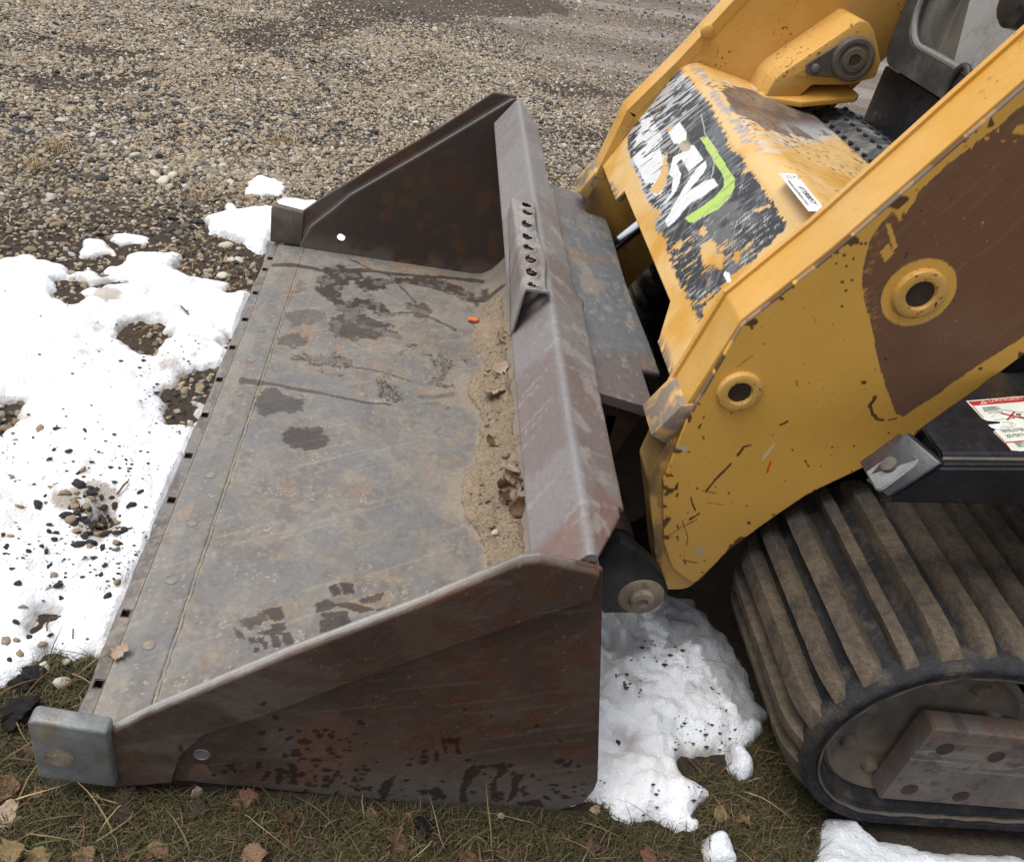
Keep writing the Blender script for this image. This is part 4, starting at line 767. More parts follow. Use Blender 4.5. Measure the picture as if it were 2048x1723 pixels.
def arm(yo, yi, label, fine):
    s = 1 if yi > yo else -1
    a = ruled("loader_arm", *pair(ARM_T, ARM_B, 420 if fine else 80), yo+s*.010, yi, 40, .003, M['ybody'], loader, paint_body, lambda Cn: holes_arm(Cn) & (np.abs(Cn[:, 1]-(yo+s*.010)) < .004)); a['label'] = label
    if fine: ruled("arm_plate", *pair(DBL_T, DBL_B, 900), yo, yo+s*.0095, 250, .003, M['yattr'], a, paint_arm, holes_arm)
    else: ruled("arm_plate", curve(DBL_T, Nk), curve(DBL_B, Nk), yo, yo+s*.0095, 10, .003, M['yellow'], a)
    # raised inner rim along the arm's upper edge
    T = np.array(ARM_T[3:]); bm = bmesh.new()
    for p, q in zip(T[:-1], T[1:]):
        d = (q-p)/np.linalg.norm(q-p); n = np.array([-d[1], d[0]])
        bm_prism(bm, [(p[0]+n[0]*-.02, yi-s*.010, p[1]+n[1]*-.02), (q[0]+n[0]*-.02, yi-s*.010, q[1]+n[1]*-.02), (q[0]+n[0]*.006, yi-s*.010, q[1]+n[1]*.006), (p[0]+n[0]*.006, yi-s*.010, p[1]+n[1]*.006)], (0, s*.0115, 0), 0)
    bmo("arm_rim", bm, M['yellow'], a)
    for h, r0, r1 in ((H1, .0425, .0225), (H2, .0385, .0195)):
        y = yo; lathe("pin_boss", [(r0, .004), (r0, -.004), (r0*.93, -.0085), (r0*.80, -.0105), (r1*1.12, -.0095), (r1, -.006), (r1, .088), (r1*.5, .089), (0, .089)], (h[0], y, h[2]), (0, s, 0), M['yellow'], a, 44)
        lathe("bore", [(r1*.985, -.003), (r1*.97, .080), (r1*.6, .081), (0, .081)], (h[0], y, h[2]), (0, s, 0), M['rustdark'], a, 30)
    P = [(.497, .602), (.524, .610), (.523, .592), (.512, .560), (.494, .520), (.463, .534)]
    prism("stop_block", xz(P, yo+s*.006), (0, s*.094, 0), M['stopblock'], a, .004, 2)
    return a
M['stopblock'] = mat("scraped_yellow_block", (.50, .30, .10), rough=.5, grain=((200, .1),), bump=((90, .0006),), dust=((.13, .12, .12), 22, .42, .55, .85))
armN = arm(1.2, 1.306, "near loader arm with a brown decal and two pin holes", True); armF = arm(mir(1.2), mir(1.306), "far loader arm, plain yellow inside", False)
for yy, s in ((1.208, -1), (mir(1.208), 1)):
    # front weld bead and tip casting
    pass
# coupler arms with the lower pins
for yo, s in ((1.165, 1), (mir(1.165), -1)):
    P = crv([(1196, 1120), (1243, 1083), (1268, 1098), (1296, 1120), (1326, 1150), (1338, 1185), (1330, 1200), (1306, 1216), (1270, 1226), (1205, 1226)], 1.165)
    cp = prism("coupler_arm", xz(P, yo), (0, s*.034, 0), M['blackmud'] if 'blackmud' in M else M['black'], loader, .004, 2)
    pc = at(1282, 1192, y=1.165)
    lathe("pin_washer", [(.046, .002), (.045, -.002), (.040, -.005), (.030, -.0065), (.025, -.007), (.0245, -.013), (.022, -.017), (.0115, -.018), (.010, -.013), (.004, -.012), (0, -.012)], (pc[0], yo, pc[2]), (0, s, 0), M['mudtan'], cp, 40)
    box("coupler_pad", (.48, min(yo+s*.034, yo+s*.052), .12), (.58, max(yo+s*.034, yo+s*.052), .19), M['rustdark'], loader, .006)
for yy in (1.42, 1.60, 2.02, 2.20): prism("coupler_plate", xz([(.43, .42), (.53, .45), (.60, .36), (.62, .20), (.54, .12), (.43, .16)], yy), (0, .016, 0), M['rustdark'], loader, .003, 1)
lathe("coupler_tube", [(.0, -.52), (.045, -.52), (.045, .52), (0, .52)], (.50, MY, .19), (0, 1, 0), M['rustdark'], loader, 28)
lathe("coupler_tube", [(.0, -.40), (.035, -.40), (.035, .40), (0, .40)], (.545, MY, .37), (0, 1, 0), M['rustdark'], loader, 28)
prism("coupler_plate", xz([(.435, .10), (.46, .10), (.46, .44), (.435, .44)], 1.40), (0, .84, 0), M['rustdark'], loader, .003, 1)

# ---- cross panel with the worn decal
def pfront(z): return .5+(z-.6)*.47
def zlow(y):
    if y > 2.085: return .621 if y < 2.17 else .621+.0*(y-2.17)
    if y > 1.50: return .650
    if y > 1.43: return .602+(y-1.43)/.07*.048
    return .598
def panel_loop(y):
    zl = zlow(y); n = 128
    zz = np.linspace(zl, .893, n); fr = np.column_stack([pfront(zz), zz])
    A_ = np.radians(np.linspace(0, 1, 9)[1:]*72); cr = []
    # rounded crease into the nearly level top
    p0 = fr[-1]; p1 = np.array([.662, .928]); p2 = np.array([.700, .922])
    for t in np.linspace(0, 1, 14)[1:]: cr.append((1-t)**2*p0+2*t*(1-t)*p1+t*t*p2)
    tp = np.column_stack([np.linspace(.700, .970, 100)[1:], np.linspace(.922, .884, 100)[1:]])
    bt = np.array([(.970, .868), (.70, .905), (.66, .895), (pfront(.87)+.016, .87), (pfront(zl)+.016, zl)])
    return np.vstack([fr, np.array(cr), tp, bt])
Z3 = lambda p: zm(p, 1230, 120, .2090)
ZP = lambda p: zm(p, 1150, 0, .3482)
DECAL = ZP([(602, 400), (660, 450), (700, 520), (770, 600), (820, 690), (850, 740), (890, 850), (950, 900), (980, 950), (930, 1000), (1010, 985), (1060, 1060), (1110, 1130), (1160, 1210), (1220, 1300), (1060, 1440), (880, 1600), (830, 1690), (740, 1790), (715, 1850), (660, 1730), (610, 1650), (570, 1560), (540, 1470), (520, 1370), (480, 1330), (465, 1270), (500, 1210), (450, 1210), (410, 1150), (370, 1040), (320, 930), (285, 830), (320, 720), (400, 620), (500, 510)])
WHITES = [Z3(p) for p in [
    [(510, 690), (625, 600), (690, 700), (680, 770), (640, 800), (760, 820), (845, 955), (705, 1068), (640, 950), (590, 990), (630, 1090), (620, 1180), (560, 1290), (500, 1370), (440, 1400), (540, 1260), (560, 1130), (520, 1100), (540, 990), (560, 930), (650, 880), (600, 800), (560, 800)],
    [(865, 960), (880, 1030), (790, 1160), (700, 1260), (650, 1320), (690, 1270), (870, 1150), (940, 1133), (985, 1200), (880, 1280), (750, 1350), (680, 1410), (510, 1610), (480, 1540), (560, 1390), (620, 1290), (700, 1150), (740, 1090)],
    [(250, 560), (300, 500), (350, 520), (380, 600), (460, 760), (420, 830), (440, 900), (500, 930), (480, 1000), (440, 1090), (470, 1190), (440, 1290), (370, 1290), (340, 1180), (280, 1180), (230, 1060), (190, 960), (150, 900), (230, 700)]]]
GREEN = Z3([(815, 745), (880, 735), (915, 770), (1145, 1140), (1145, 1220), (1100, 1310), (1000, 1420), (740, 1560), (700, 1545), (665, 1510), (740, 1460), (840, 1400), (960, 1310), (1040, 1210), (1045, 1130), (940, 960)])
BARE = [ZP(p) for p in [[(840, 520), (1000, 510), (1180, 560), (1300, 600), (1420, 680), (1490, 740), (1400, 800), (1250, 800), (1120, 760), (1020, 700), (900, 640)], [(670, 380), (740, 400), (830, 540), (960, 700), (1080, 860), (1060, 880), (960, 800), (880, 680), (790, 570)]]]
YHOLES = [ZP(p) for p in [[(720, 1400), (790, 1370), (830, 1450), (860, 1500), (840, 1560), (790, 1520), (740, 1540), (720, 1470)], [(700, 1330), (740, 1290), (760, 1330), (740, 1360)], [(1030, 1200), (1100, 1180), (1120, 1200), (1050, 1230)], [(560, 1430), (620, 1370), (610, 1440)], [(910, 1460), (955, 1440), (940, 1500), (915, 1500)], [(500, 920), (530, 880), (520, 1010), (490, 960)], [(440, 1080), (480, 1010), (540, 950), (520, 1060), (470, 1120)], [(520, 740), (560, 700), (560, 760)]]]
def paint_panel(V):
    x, y, z = V[:, 0], V[:, 1], V[:, 2]; px, py = proj(V); s = np.where(x < .66, (z-.6)*1.105, .36+(x-.66)); u = s-.35*y; v = y+.35*s
    n1 = fbm(s, y, 7, 4, 401); n2 = fbm(s, y, 34, 4, 402); al = px*.79-py*.61; ac = px*.61+py*.79; st = fbm(al/26, ac/2.6, 1, 3, 403); st2 = fbm(al/34+5, ac/1.5, 1, 3, 404); st3 = fbm((y+.9*s)*10, (s-.9*y)*110, 1, 3, 405)
    c = np.tile(np.array(YEL), (len(x), 1)); c = mix(c, (.64, .44, .20), sst(n1, .28, .56)*.75)
    ragx = px+15*(st-.5)+18*(n2-.5); ragy = py-12*(st-.5)+18*(n2-.5)
    d = inpoly(ragx, ragy, DECAL).astype(float)
    lowz = sst(py, 420, 520); d *= 1-sst(st, .56+.0, .66)*lowz*.9*sst(n2, .42, .55)
    for p in YHOLES: d *= ~inpoly(px+14*(st-.5)+8*(n2-.5), py-16*(st-.5)+8*(n2-.5), p)
    dc = np.tile(np.array([.030, .032, .038]), (len(x), 1)); dc = mix(dc, (.085, .09, .10), sst(st3, .55, .68)*.4); dc = mix(dc, (.23, .235, .24), sst(fbm(px/60, py/60, 1, 4, 409)+.5*(st-.5), .50, .66)*.45)
    for k, p in enumerate(WHITES):
        w_ = inpoly(px+(4 if k < 2 else 14)*(n2-.5), py+(4 if k < 2 else 14)*(n2-.5), p).astype(float)
        if k == 2: w_ *= sst(st+.5*(n1-.5), .36, .42)
        else: w_ *= 1-sst(st, .72, .76)*.6
        dc = mix(dc, (.74, .75, .76), w_*.95)
    worn = sst(dist_line(px, py, ZP([(640, 480), (560, 600), (420, 740), (400, 900), (430, 1100), (450, 1180)])), 75, 15); dc = mix(dc, (.60, .61, .62), worn*sst(st, .46, .56)*.7)
    dc = mix(dc, (.55, .54, .50), np.clip(sst(st, .735, .77)*.7+sst(st2, .705, .735)*.7+sst(st3, .72, .75)*.3, 0, 1)*(.25+.75*sst(fbm(px/45, py/45, 1, 3, 410), .42, .60)))
    dc = mix(dc, (.42, .58, .13), inpoly(px+1.5*(n2-.5), py+1.5*(n2-.5), GREEN)*(1-sst(st, .68, .72)*.6))
    dc = mix(dc, (.34, .26, .15), (np.hypot(px-1370, py-292) < 9+5*n2)*.8)
    c = np.where((d > .5)[:, None], dc, c)
    c = mix(c, (.52, .50, .40), (dist_line(px+4*(n2-.5), py+4*(n2-.5), ZP([(725, 660), (745, 760), (790, 850), (800, 940), (780, 1030)])) < 1.2)*.7)
    b = inpoly(px+45*(n1-.5)+25*(n2-.5), py+30*(n1-.5)+20*(n2-.5), BARE[0]).astype(float); sp = fbm(y*9, s*26, 1, 4, 406)
    bc = np.tile(np.array([.17, .135, .115]), (len(x), 1)); bc = mix(bc, (.085, .066, .058), sst(sp, .45, .6)*.8); bc = mix(bc, (.36, .38, .40), sst(py, 235, 265)*sst(sp, .42, .55)*.9); c = mix(c, (.50, .50, .46), np.clip(sst(n2, .44, .56)*(inpoly(px+60*(n1-.5), py+50*(n1-.5), ZP([(800, 470), (1100, 480), (1350, 600), (1520, 760), (1400, 840), (1200, 870), (1050, 860), (860, 600)]))), 0, 1)*.55)
    c = c*(1-b[:, None])+bc*b[:, None]
    e = inpoly(px+30*(st-.5)+14*(n2-.5), py+30*(n2-.5), BARE[1])*sst(n2+.4*(st-.5), .34, .5); c = mix(c, (.26, .25, .265), e*.85)
    chip = sst(fbm(s, y, 120, 2, 407), .68, .72)*sst(n1, .48, .6)*(x > .66); c = mix(c, BRN, chip*.8)
    c = mix(c, (.11, .10, .10), sst(dist_line(px, py, [(1218, 375), (1228, 400)]), 20, 4)*sst(st, .40, .52)*.9); c = mix(c, (.12, .11, .11), sst(dist_line(px, py, [(1316, 690), (1340, 765)]), 26, 6)*sst(st3, .40, .52)*.9)
    c = mix(c, (.75, .77, .80), (dist_line(px, py, [(1452, 548), (1458, 560)]) < 5)*1.0)
    return c, sst(d, .4, .6)*0
M['panel'] = mat("worn_panel_paint", attr=True, rough=.36, spec=.5, grain=((300, .05),), bump=((90, .0003),))
ys_p = np.arange(1.3065, 2.3345, .0024)
panel = sweepy("cross_panel", panel_loop, ys_p, M['panel'], loader, paint_panel)
panel['label'] = "yellow cross panel with a scraped black decal, white letters and a green hook"
tg = [tuple(at(1605, 204, y=2.165)), tuple(at(1713, 194, y=2.185)), tuple(at(1719, 189, y=2.20)), tuple(at(1692, 166, y=2.25)), tuple(at(1655, 151, y=2.30)), (.90, 2.325, .902), (.79, 2.325, .900), (.79, 2.20, .900)]
prism("mount_tongue", tg, (0, 0, -.014), M['yellow'], loader, .0025, 2)
# sticker on the panel top
npl = (.133, 0, 1.0); pp = (.70, 0, .922)
stk = [at_plane(a, b, pp, npl)+np.array([.0001, 0, .0012]) for a, b in [(1556, 348), (1589, 349), (1593, 352), (1645, 416), (1632, 425), (1616, 424)]]
label_s = prism("stock_label", [tuple(p) for p in stk], (0, 0, .0006), M['white'], panel, 0)
tl = np.array(stk[0]); bl_ = np.array(stk[5]); xd = bl_-tl; tr = np.array(stk[1]); yd = tr-tl; LN = np.linalg.norm(xd); WD = np.linalg.norm(yd)
def onlab(a, b): return tl+xd/LN*a*LN+yd*b+np.array([0, 0, .0007])
text("label_text", "www.purplewave.com", .0125, onlab(.20, .16), xd, yd, M['ink'], panel); text("label_text", "KY8085Y", .0205, onlab(.36, .50), xd, yd, M['ink'], panel)
for k, b in enumerate((.30, .50, .70)):
    a = onlab(.06, b); text("label_text", ("wave", "purple", "C")[k], (.008, .008, .018)[k], a, xd, yd, M['ink'], panel)

# ---- gusset with the cylinder pin on the far side
for yn, yf in ((2.19, 2.336), (mir(2.19), mir(2.336))):
    G = np.vstack([crv([(1548, 160), (1565, 145), (1719, 41), (1732, 42), (1742, 50), (1751, 67), (1763, 125), (1752, 156), (1700, 171), (1625, 171)], 2.19), [(.905, .90), (.83, .895)]])
    s = 1 if yf > yn else -1
    bm = bmesh.new(); bm_prism(bm, xz(G, yn), (0, yf-yn, 0), .006, 2); g = bmo("arm_gusset", bm, M['yellow'], loader, smooth=True)
    gp = at(1705, 118, y=2.18)
    rcs = prism("gusset_recess", xz(crv([(1590, 150), (1702, 78), (1728, 82), (1744, 112), (1735, 150), (1700, 165), (1620, 158)], 2.188), yn-s*.002), (0, s*.0015, 0), M['yellow'], g, 0)
    lathe("pin_cap", [(.051, 0), (.051, -.016), (.047, -.021), (.039, -.022), (.035, -.018), (.030, -.018), (.027, -.024), (.015, -.025), (.014, -.010), (0, -.009)], (gp[0], yn-s*.002, gp[2]), (0, s, 0), M['mudsteel'], g, 40)
    K = crv([(1612, 130), (1640, 112), (1690, 80), (1720, 92), (1735, 125), (1722, 150), (1690, 157), (1625, 152), (1613, 146)], 2.18)
    prism("keeper_plate", xz(K, yn-s*.010), (0, s*.007, 0), M['mudsteel'], g, .002, 1)
    kb = at(1632, 137, y=2.175); lathe("bolt_head", [(.0095, 0), (.0095, -.006), (.006, -.0075), (0, -.0075)], (kb[0], yn-s*.010, kb[2]), (0, s, 0), M['steel'], g, 20)
r0 = at(1450, 42, y=2.33) ; lathe("weld_stud", [(.017, 0), (.015, -.008), (.008, -.012), (0, -.012)], tuple(at(1414, 62, y=2.331)), (0, 1, 0), M['yellow'], armF, 24)
# tilt cylinder
for yy in (2.26, mir(2.26)):
    tube("cylinder_rod", [(.555, yy, .40), (.70, yy, .585)], .019, M['chrome'], loader, 24); tube("cylinder_barrel", [(.70, yy, .585), (.97, yy, .93)], .036, M['black'], loader, 24)

# ---- cab
X0 = 1.12
def rrect(y0, y1, z0, z1, r, n=8):
    out = []
    for cy, cz_, a0 in ((y1-r, z0+r, -90), (y1-r, z1-r, 0), (y0+r, z1-r, 90), (y0+r, z0+r, 180)):
        for k in range(n+1):
            a = math.radians(a0+90*k/n); out.append((cy+r*math.cos(a), cz_+r*math.sin(a)))
    return out
def ring(name, O, I, x0, x1, m, parent):
    bm = bmesh.new(); n = len(O); V = [[bm.verts.new((x, p[0], p[1])) for p in L_] for x, L_ in ((x0+.012, O), (x0, [((p[0]-q[0])*.94+q[0], (p[1]-q[1])*.94+q[1]) for p, q in zip(O, I)]), (x0, [((p[0]-q[0])*.10+q[0], (p[1]-q[1])*.10+q[1]) for p, q in zip(O, I)]), (x0+.010, I), (x1, I), (x1, O))]
    for a in range(6):
        A, B = V[a], V[(a+1) % 6]
        for i in range(n): bm.faces.new((A[i], A[(i+1) % n], B[(i+1) % n], B[i]))
    return bmo(name, bm, m, parent, smooth=True)
O_ = rrect(1.375, 2.268, 1.018, 1.95, .05); I_ = rrect(1.46, 2.205, 1.088, 1.88, .085)
door = ring("cab_door", O_, I_, X0, X0+.05, M['doorplastic'], loader)
tube("window_seal", [(X0+.006, p[0], p[1]) for p in I_+I_[:1]], .0075, M['seal'], door, 8)
prism("window_pane", [(X0+.022, p[0], p[1]) for p in rrect(1.455, 2.21, 1.083, 1.885, .085)], (.005, 0, 0), M['glass'], door)
prism("reflection_sheet", [(X0+.032, 1.45, 1.075), (X0+.032, 1.995, 1.075), (X0+.032, 2.055, 1.226), (X0+.032, 2.05, 1.89), (X0+.032, 1.45, 1.89)], (.004, 0, 0), M['reflection'], door)  # added sheet, painted as the pale reflection in the window
tube("hose_loop", [(X0-.004, 1.885-.055*math.sin(a)*.6, 1.055+.045*math.cos(a)) for a in np.linspace(-1.8, 1.8, 12)], .008, M['doorplastic'], door, 10)
kn = at(2040, 8, x=X0-.02); lathe("wiper_hub", [(.045, .02), (.045, -.012), (.036, -.022), (.020, -.024), (0, -.024)], tuple(kn), (1, 0, 0), M['black'], door, 28)
box("cab_base", (X0+.02, 1.36, .60), (X0+.10, 2.285, 1.015), M['black'], loader, .012)
cabf = box("cab_shell", (X0+.10, 1.36, .62), (2.25, 2.285, 1.05), M['black'], loader, .02)
for yy in (1.36, 2.235): box("cab_post", (X0+.055, yy, 1.05), (X0+.12, yy+.05, 1.98), M['black'], loader, .008); box("cab_post", (2.15, yy, 1.05), (2.25, yy+.05, 1.98), M['black'], loader, .008)
box("cab_roof", (X0+.02, 1.35, 1.98), (2.28, 2.295, 2.06), M['black'], loader, .02)
box("seat", (1.55, 1.58, 1.05), (2.0, 2.06, 1.25), M['interior'], loader, .04); box("seat_back", (1.92, 1.58, 1.25), (2.05, 2.06, 1.75), M['interior'], loader, .04)
box('cab_side_panel', (X0+.13, 2.238, 1.05), (2.15, 2.262, 1.95), M['interior'], loader); box('cab_side_panel', (X0+.13, 1.383, 1.05), (2.15, 1.407, 1.95), M['interior'], loader); box("cab_rear_panel", (2.16, 1.42, 1.05), (2.20, 2.22, 1.95), M['interior'], loader)
# perforated foot step in front of the cab
fxs = np.linspace(.985, 1.150, 34); fys = np.linspace(1.40, 2.372, 130); FX, FY = np.meshgrid(fxs, fys, indexing='ij'); fxv, fyv = FX.ravel(), FY.ravel()
fz = .892-.035*((fxv-1.075)/.085)**2-.06*sst(fyv, 2.27, 2.39)+.004*(fbm(fxv, fyv, 15, 3, 420)-.5)
bump_c = []
for i in range(4):
    for j in range(22): bump_c.append((1.008+.038*i, 1.43+.042*j+(.021 if i % 2 else 0)))
dark = np.zeros(len(fxv))
for bx, by in bump_c:
    d = np.hypot((fxv-bx), (fyv-by)); fz += .006*np.exp(-(d/.012)**2)
step_t = fast("foot_step", np.concatenate([np.stack([fxv, fyv, fz], 1), np.stack([fxv, fyv, fz-.008], 1)]), np.concatenate([gridq(34, 130), gridq(34, 130)[:, ::-1]+34*130]), mat("dusty_step_plate", (.045, .047, .052), rough=.6, grain=((100, .3),), dust=((.20, .19, .165), 18, .44, .62, .75), bump=((120, .001),)), loader)
bm = bmesh.new()
for bx, by in bump_c:
    z0 = .892-.035*((bx-1.075)/.085)**2-.06*float(sst(np.array(by), 2.27, 2.39))+.0068
    vv = [bm.verts.new((bx-.003+.0055*math.cos(a), by+.0085*math.sin(a), z0+.0008)) for a in np.linspace(0, 6.28, 11)[:-1]]; f = bm.faces.new(vv)
    r = bmesh.ops.extrude_face_region(bm, geom=[f]); [setattr(v, 'co', v.co+Vector((0, 0, -.004))) for v in r['geom'] if isinstance(v, bmesh.types.BMVert)]
o = bmo("step_perforation", bm, M['ink'], step_t); o['kind'] = 'stuff'
# chassis
box("chassis", (1.02, 1.30, .16), (2.75, 2.34, .62), M['black'], loader, .02); box("engine_hood", (2.25, 1.30, .62), (3.0, 2.34, 1.45), M['yellow'], loader, .05)
prism("belly_plate", xz([(.86, .30), (1.04, .20), (1.04, .55), (.92, .52)], 1.42), (0, .80, 0), M['rustdark'], loader, .01, 1)
for yy in (1.21, mir(1.306)): box("arm_tower", (2.5, yy, .6), (2.75, yy+.096, 1.75), M['yellow'], loader, .01); prism("arm_rear_beam", [(1.08, yy, 1.655), (1.44, yy, 1.50), (2.7, yy, 1.62), (2.7, yy, 1.80)], (0, .096, 0), M['yellow'], loader, .004, 1)

# ---- side step (fender) with the danger label
def fender(yo, near):
    s = 1 if near else -1; sl = .147
    def zt(x): return .733+sl*(x-.803)
    A_ = [(.800, zt(.800)), (2.45, zt(1.55)+.05), (2.45, .70), (.744, .644)]
    bm = bmesh.new()
    sec = lambda x, a, b, iy=.24: [(x[0], yo+s*iy, a), (x[0], yo+s*.016, a), (x[0]+0, yo, a-.014), (x[1], yo, b), (x[1], yo+s*.012, b-.002)]
    S1 = sec((.800, .744), zt(.800), .644, .082); S1b = sec((1.0, 1.0), zt(1.0), zt(1.0)-.087, .238); S2 = sec((1.30, 1.30), zt(1.30), zt(1.30)-.085); S3 = sec((2.45, 2.45), zt(1.30)+.02, zt(1.30)-.06)
    R = [[bm.verts.new(p) for p in q] for q in (S1, S1b, S2, S3)]
    for a, b in zip(R[:-1], R[1:]):
        for k in range(4): bm.faces.new((a[k], a[k+1], b[k+1], b[k]))
    r = bmesh.ops.extrude_face_region(bm, geom=list(bm.faces)); [setattr(v, 'co', v.co+Vector((0, s*.006, -.006))) for v in r['geom'] if isinstance(v, bmesh.types.BMVert)]
    es = [e for e in bm.edges if e.calc_length() > .15]; bmesh.ops.bevel(bm, geom=es, offset=.004, segments=2, affect='EDGES')
    f = bmo("side_step", bm, M['black'], loader, smooth=True)
    if near: tube("worn_edge", [(.797, yo+.008, zt(.797)-.004), (1.30, yo+.006, zt(1.30)-.006)], .0026, M['mudsteel'], f, 8)
    ep = [(.795, yo+s*.006, .722), (.748, yo+s*.006, .650), (.735, yo+s*.055, .640), (.770, yo+s*.075, .722)]
    prism("end_plate", ep, (.012, 0, .0), M['black'], f, .002, 1)
    if near:
        pn = (-.087, 0, .06); p0 = (.735, .95, .644)
        tb = [tuple(at_plane(a, b, p0, pn)) for a, b in [(1719, 925), (1799, 866), (1841, 918), (1833, 926), (1762, 979), (1750, 980)]]
        t = prism("front_tab", tb, (.010, 0, -.005), M['steel'], f, .003, 1)
        tb2 = [tuple(at_plane(a, b, (.7335, .95, .644), pn)) for a, b in [(1719, 924), (1799, 866), (1808, 878), (1800, 893), (1732, 942)]]; prism("rust_band", tb2, (.001, 0, 0), M['rustdark'], f)
        bc_ = at_plane(1779, 929, (.733, .95, .644), pn); lathe("bolt_head", [(.013, 0), (.012, .004), (.006, .006), (0, .006)], tuple(bc_), pn, M['mudsteel'], f, 20)
    return f, zt
fen, zt = fender(.950, True); fender(mir(.950), False)
pn = (-.147, 0, 1.0); p0 = (.803, .95, .733)
def onf(px_, py_, o=.0008):
    p = at_plane(px_, py_, p0, pn); return p+np.array([0, 0, o])
ZD = lambda a, b: (1900+a*.08706, 770+b*.08706)
def fp(a, b, o=.0008): return tuple(onf(*ZD(a, b), o))
prism("danger_label", [fp(*q) for q in [(362, 375), (2600, 190), (2900, 1400), (1620, 1530), (1400, 1510), (1255, 1340), (985, 1080), (1040, 1050), (900, 920), (1150, 900), (1130, 850), (850, 830), (740, 780)]], (0, 0, .0005), M['cream'], fen)
prism("label_band", [fp(a, b, .0015) for a, b in [(405, 400), (2600, 215), (2600, 320), (510, 490)]], (0, 0, .0004), M['red'], fen)
prism("label_peel", [fp(a, b, .0024) for a, b in [(860, 945), (1130, 915), (1200, 930), (1100, 1050), (940, 1010)]], (0, 0, .0006), M['white'], fen)
bm = bmesh.new()
def quadline(bm, pts, wd, o=.0016):
    for (a, b), (c_, d) in zip(pts[:-1], pts[1:]):
        L_ = math.hypot(c_-a, d-b); nx, ny = -(d-b)/L_*wd/2, (c_-a)/L_*wd/2
        bm.faces.new([bm.verts.new(fp(*q, o)) for q in ((a+nx, b+ny), (c_+nx, d+ny), (c_-nx, d-ny), (a-nx, b-ny))])
quadline(bm, [(525, 500), (760, 775)], 16); quadline(bm, [(1000, 1070), (1240, 1310)], 18); quadline(bm, [(1255, 1335), (2600, 1220)], 26); quadline(bm, [(1255, 1345), (1380, 1500)], 20); quadline(bm, [(1300, 820), (1470, 630)], 44, .002); quadline(bm, [(1150, 660), (1700, 790), (2100, 860)], 26, .002)
bmo("label_lines", bm, M['red'], fen)['kind'] = 'stuff'
bm = bmesh.new()
for k in range(6): quadline(bm, [(720+12*k, 530+20*k), (1000+30*k, 505+12*k)], 12, .0017)
for L_, wd in (([(860, 660), (1060, 620), (1200, 625)], 22), ([(1000, 510), (1080, 500), (1160, 575), (1400, 610), (1600, 650), (1680, 620)], 12), ([(940, 760), (1060, 650), (1150, 660)], 10), ([(1000, 810), (1200, 800), (1420, 790)], 8), ([(1180, 870), (1400, 870), (1510, 930), (1480, 970), (1180, 985)], 8), ([(1330, 900), (1410, 890), (1430, 940), (1340, 940)], 7)): quadline(bm, L_, wd, .0017)
bmo("label_picture", bm, M['greyink'], fen)['kind'] = 'stuff'
bm = bmesh.new(); quadline(bm, [(1500, 690), (1620, 700)], 34, .0019); quadline(bm, [(1560, 740), (2000, 830)], 22, .0019); quadline(bm, [(1400, 765), (1480, 770)], 20, .0019)
bm.faces.new([bm.verts.new(fp(a, b, .0022)) for a, b in [(735, 430), (755, 395), (785, 420)]])
bmo("label_picture", bm, M['ink'], fen)['kind'] = 'stuff'
bm = bmesh.new(); bm.faces.new([bm.verts.new(fp(a, b, .002)) for a, b in [(675, 458), (740, 378), (870, 438)]]); bmo("warning_triangle", bm, M['peach'], fen)
ox = np.array(fp(895, 425, .002)); xd = np.array(fp(1650, 355, .002))-ox; yd = np.array(fp(895, 325, .002))-ox; yd = -(np.array(fp(1000, 520, .002))-np.array(fp(895, 425, .002)))
text("label_text", "DANGER", np.linalg.norm(xd)/4.05, ox, xd, yd, M['peach'], fen)
for k, (a, b, t) in enumerate([(1160, 1080, "NEVER WORK UNDER ARM"), (1200, 1120, "WITHOUT BRACE IN PLACE"), (1270, 1195, "USE BRACE BEFORE"), (1310, 1235, "ANY LIFT ARM SERVICE"), (1480, 1375, "READ THE MANUAL"), (1530, 1415, "BEFORE WORK"), (1560, 1455, "ON THE LOADER")]):
    ox = np.array(fp(a, b, .002)); text("label_text", t, .0062, ox, np.array(fp(a+500, b-45, .002))-ox, yd, M['ink'], fen)

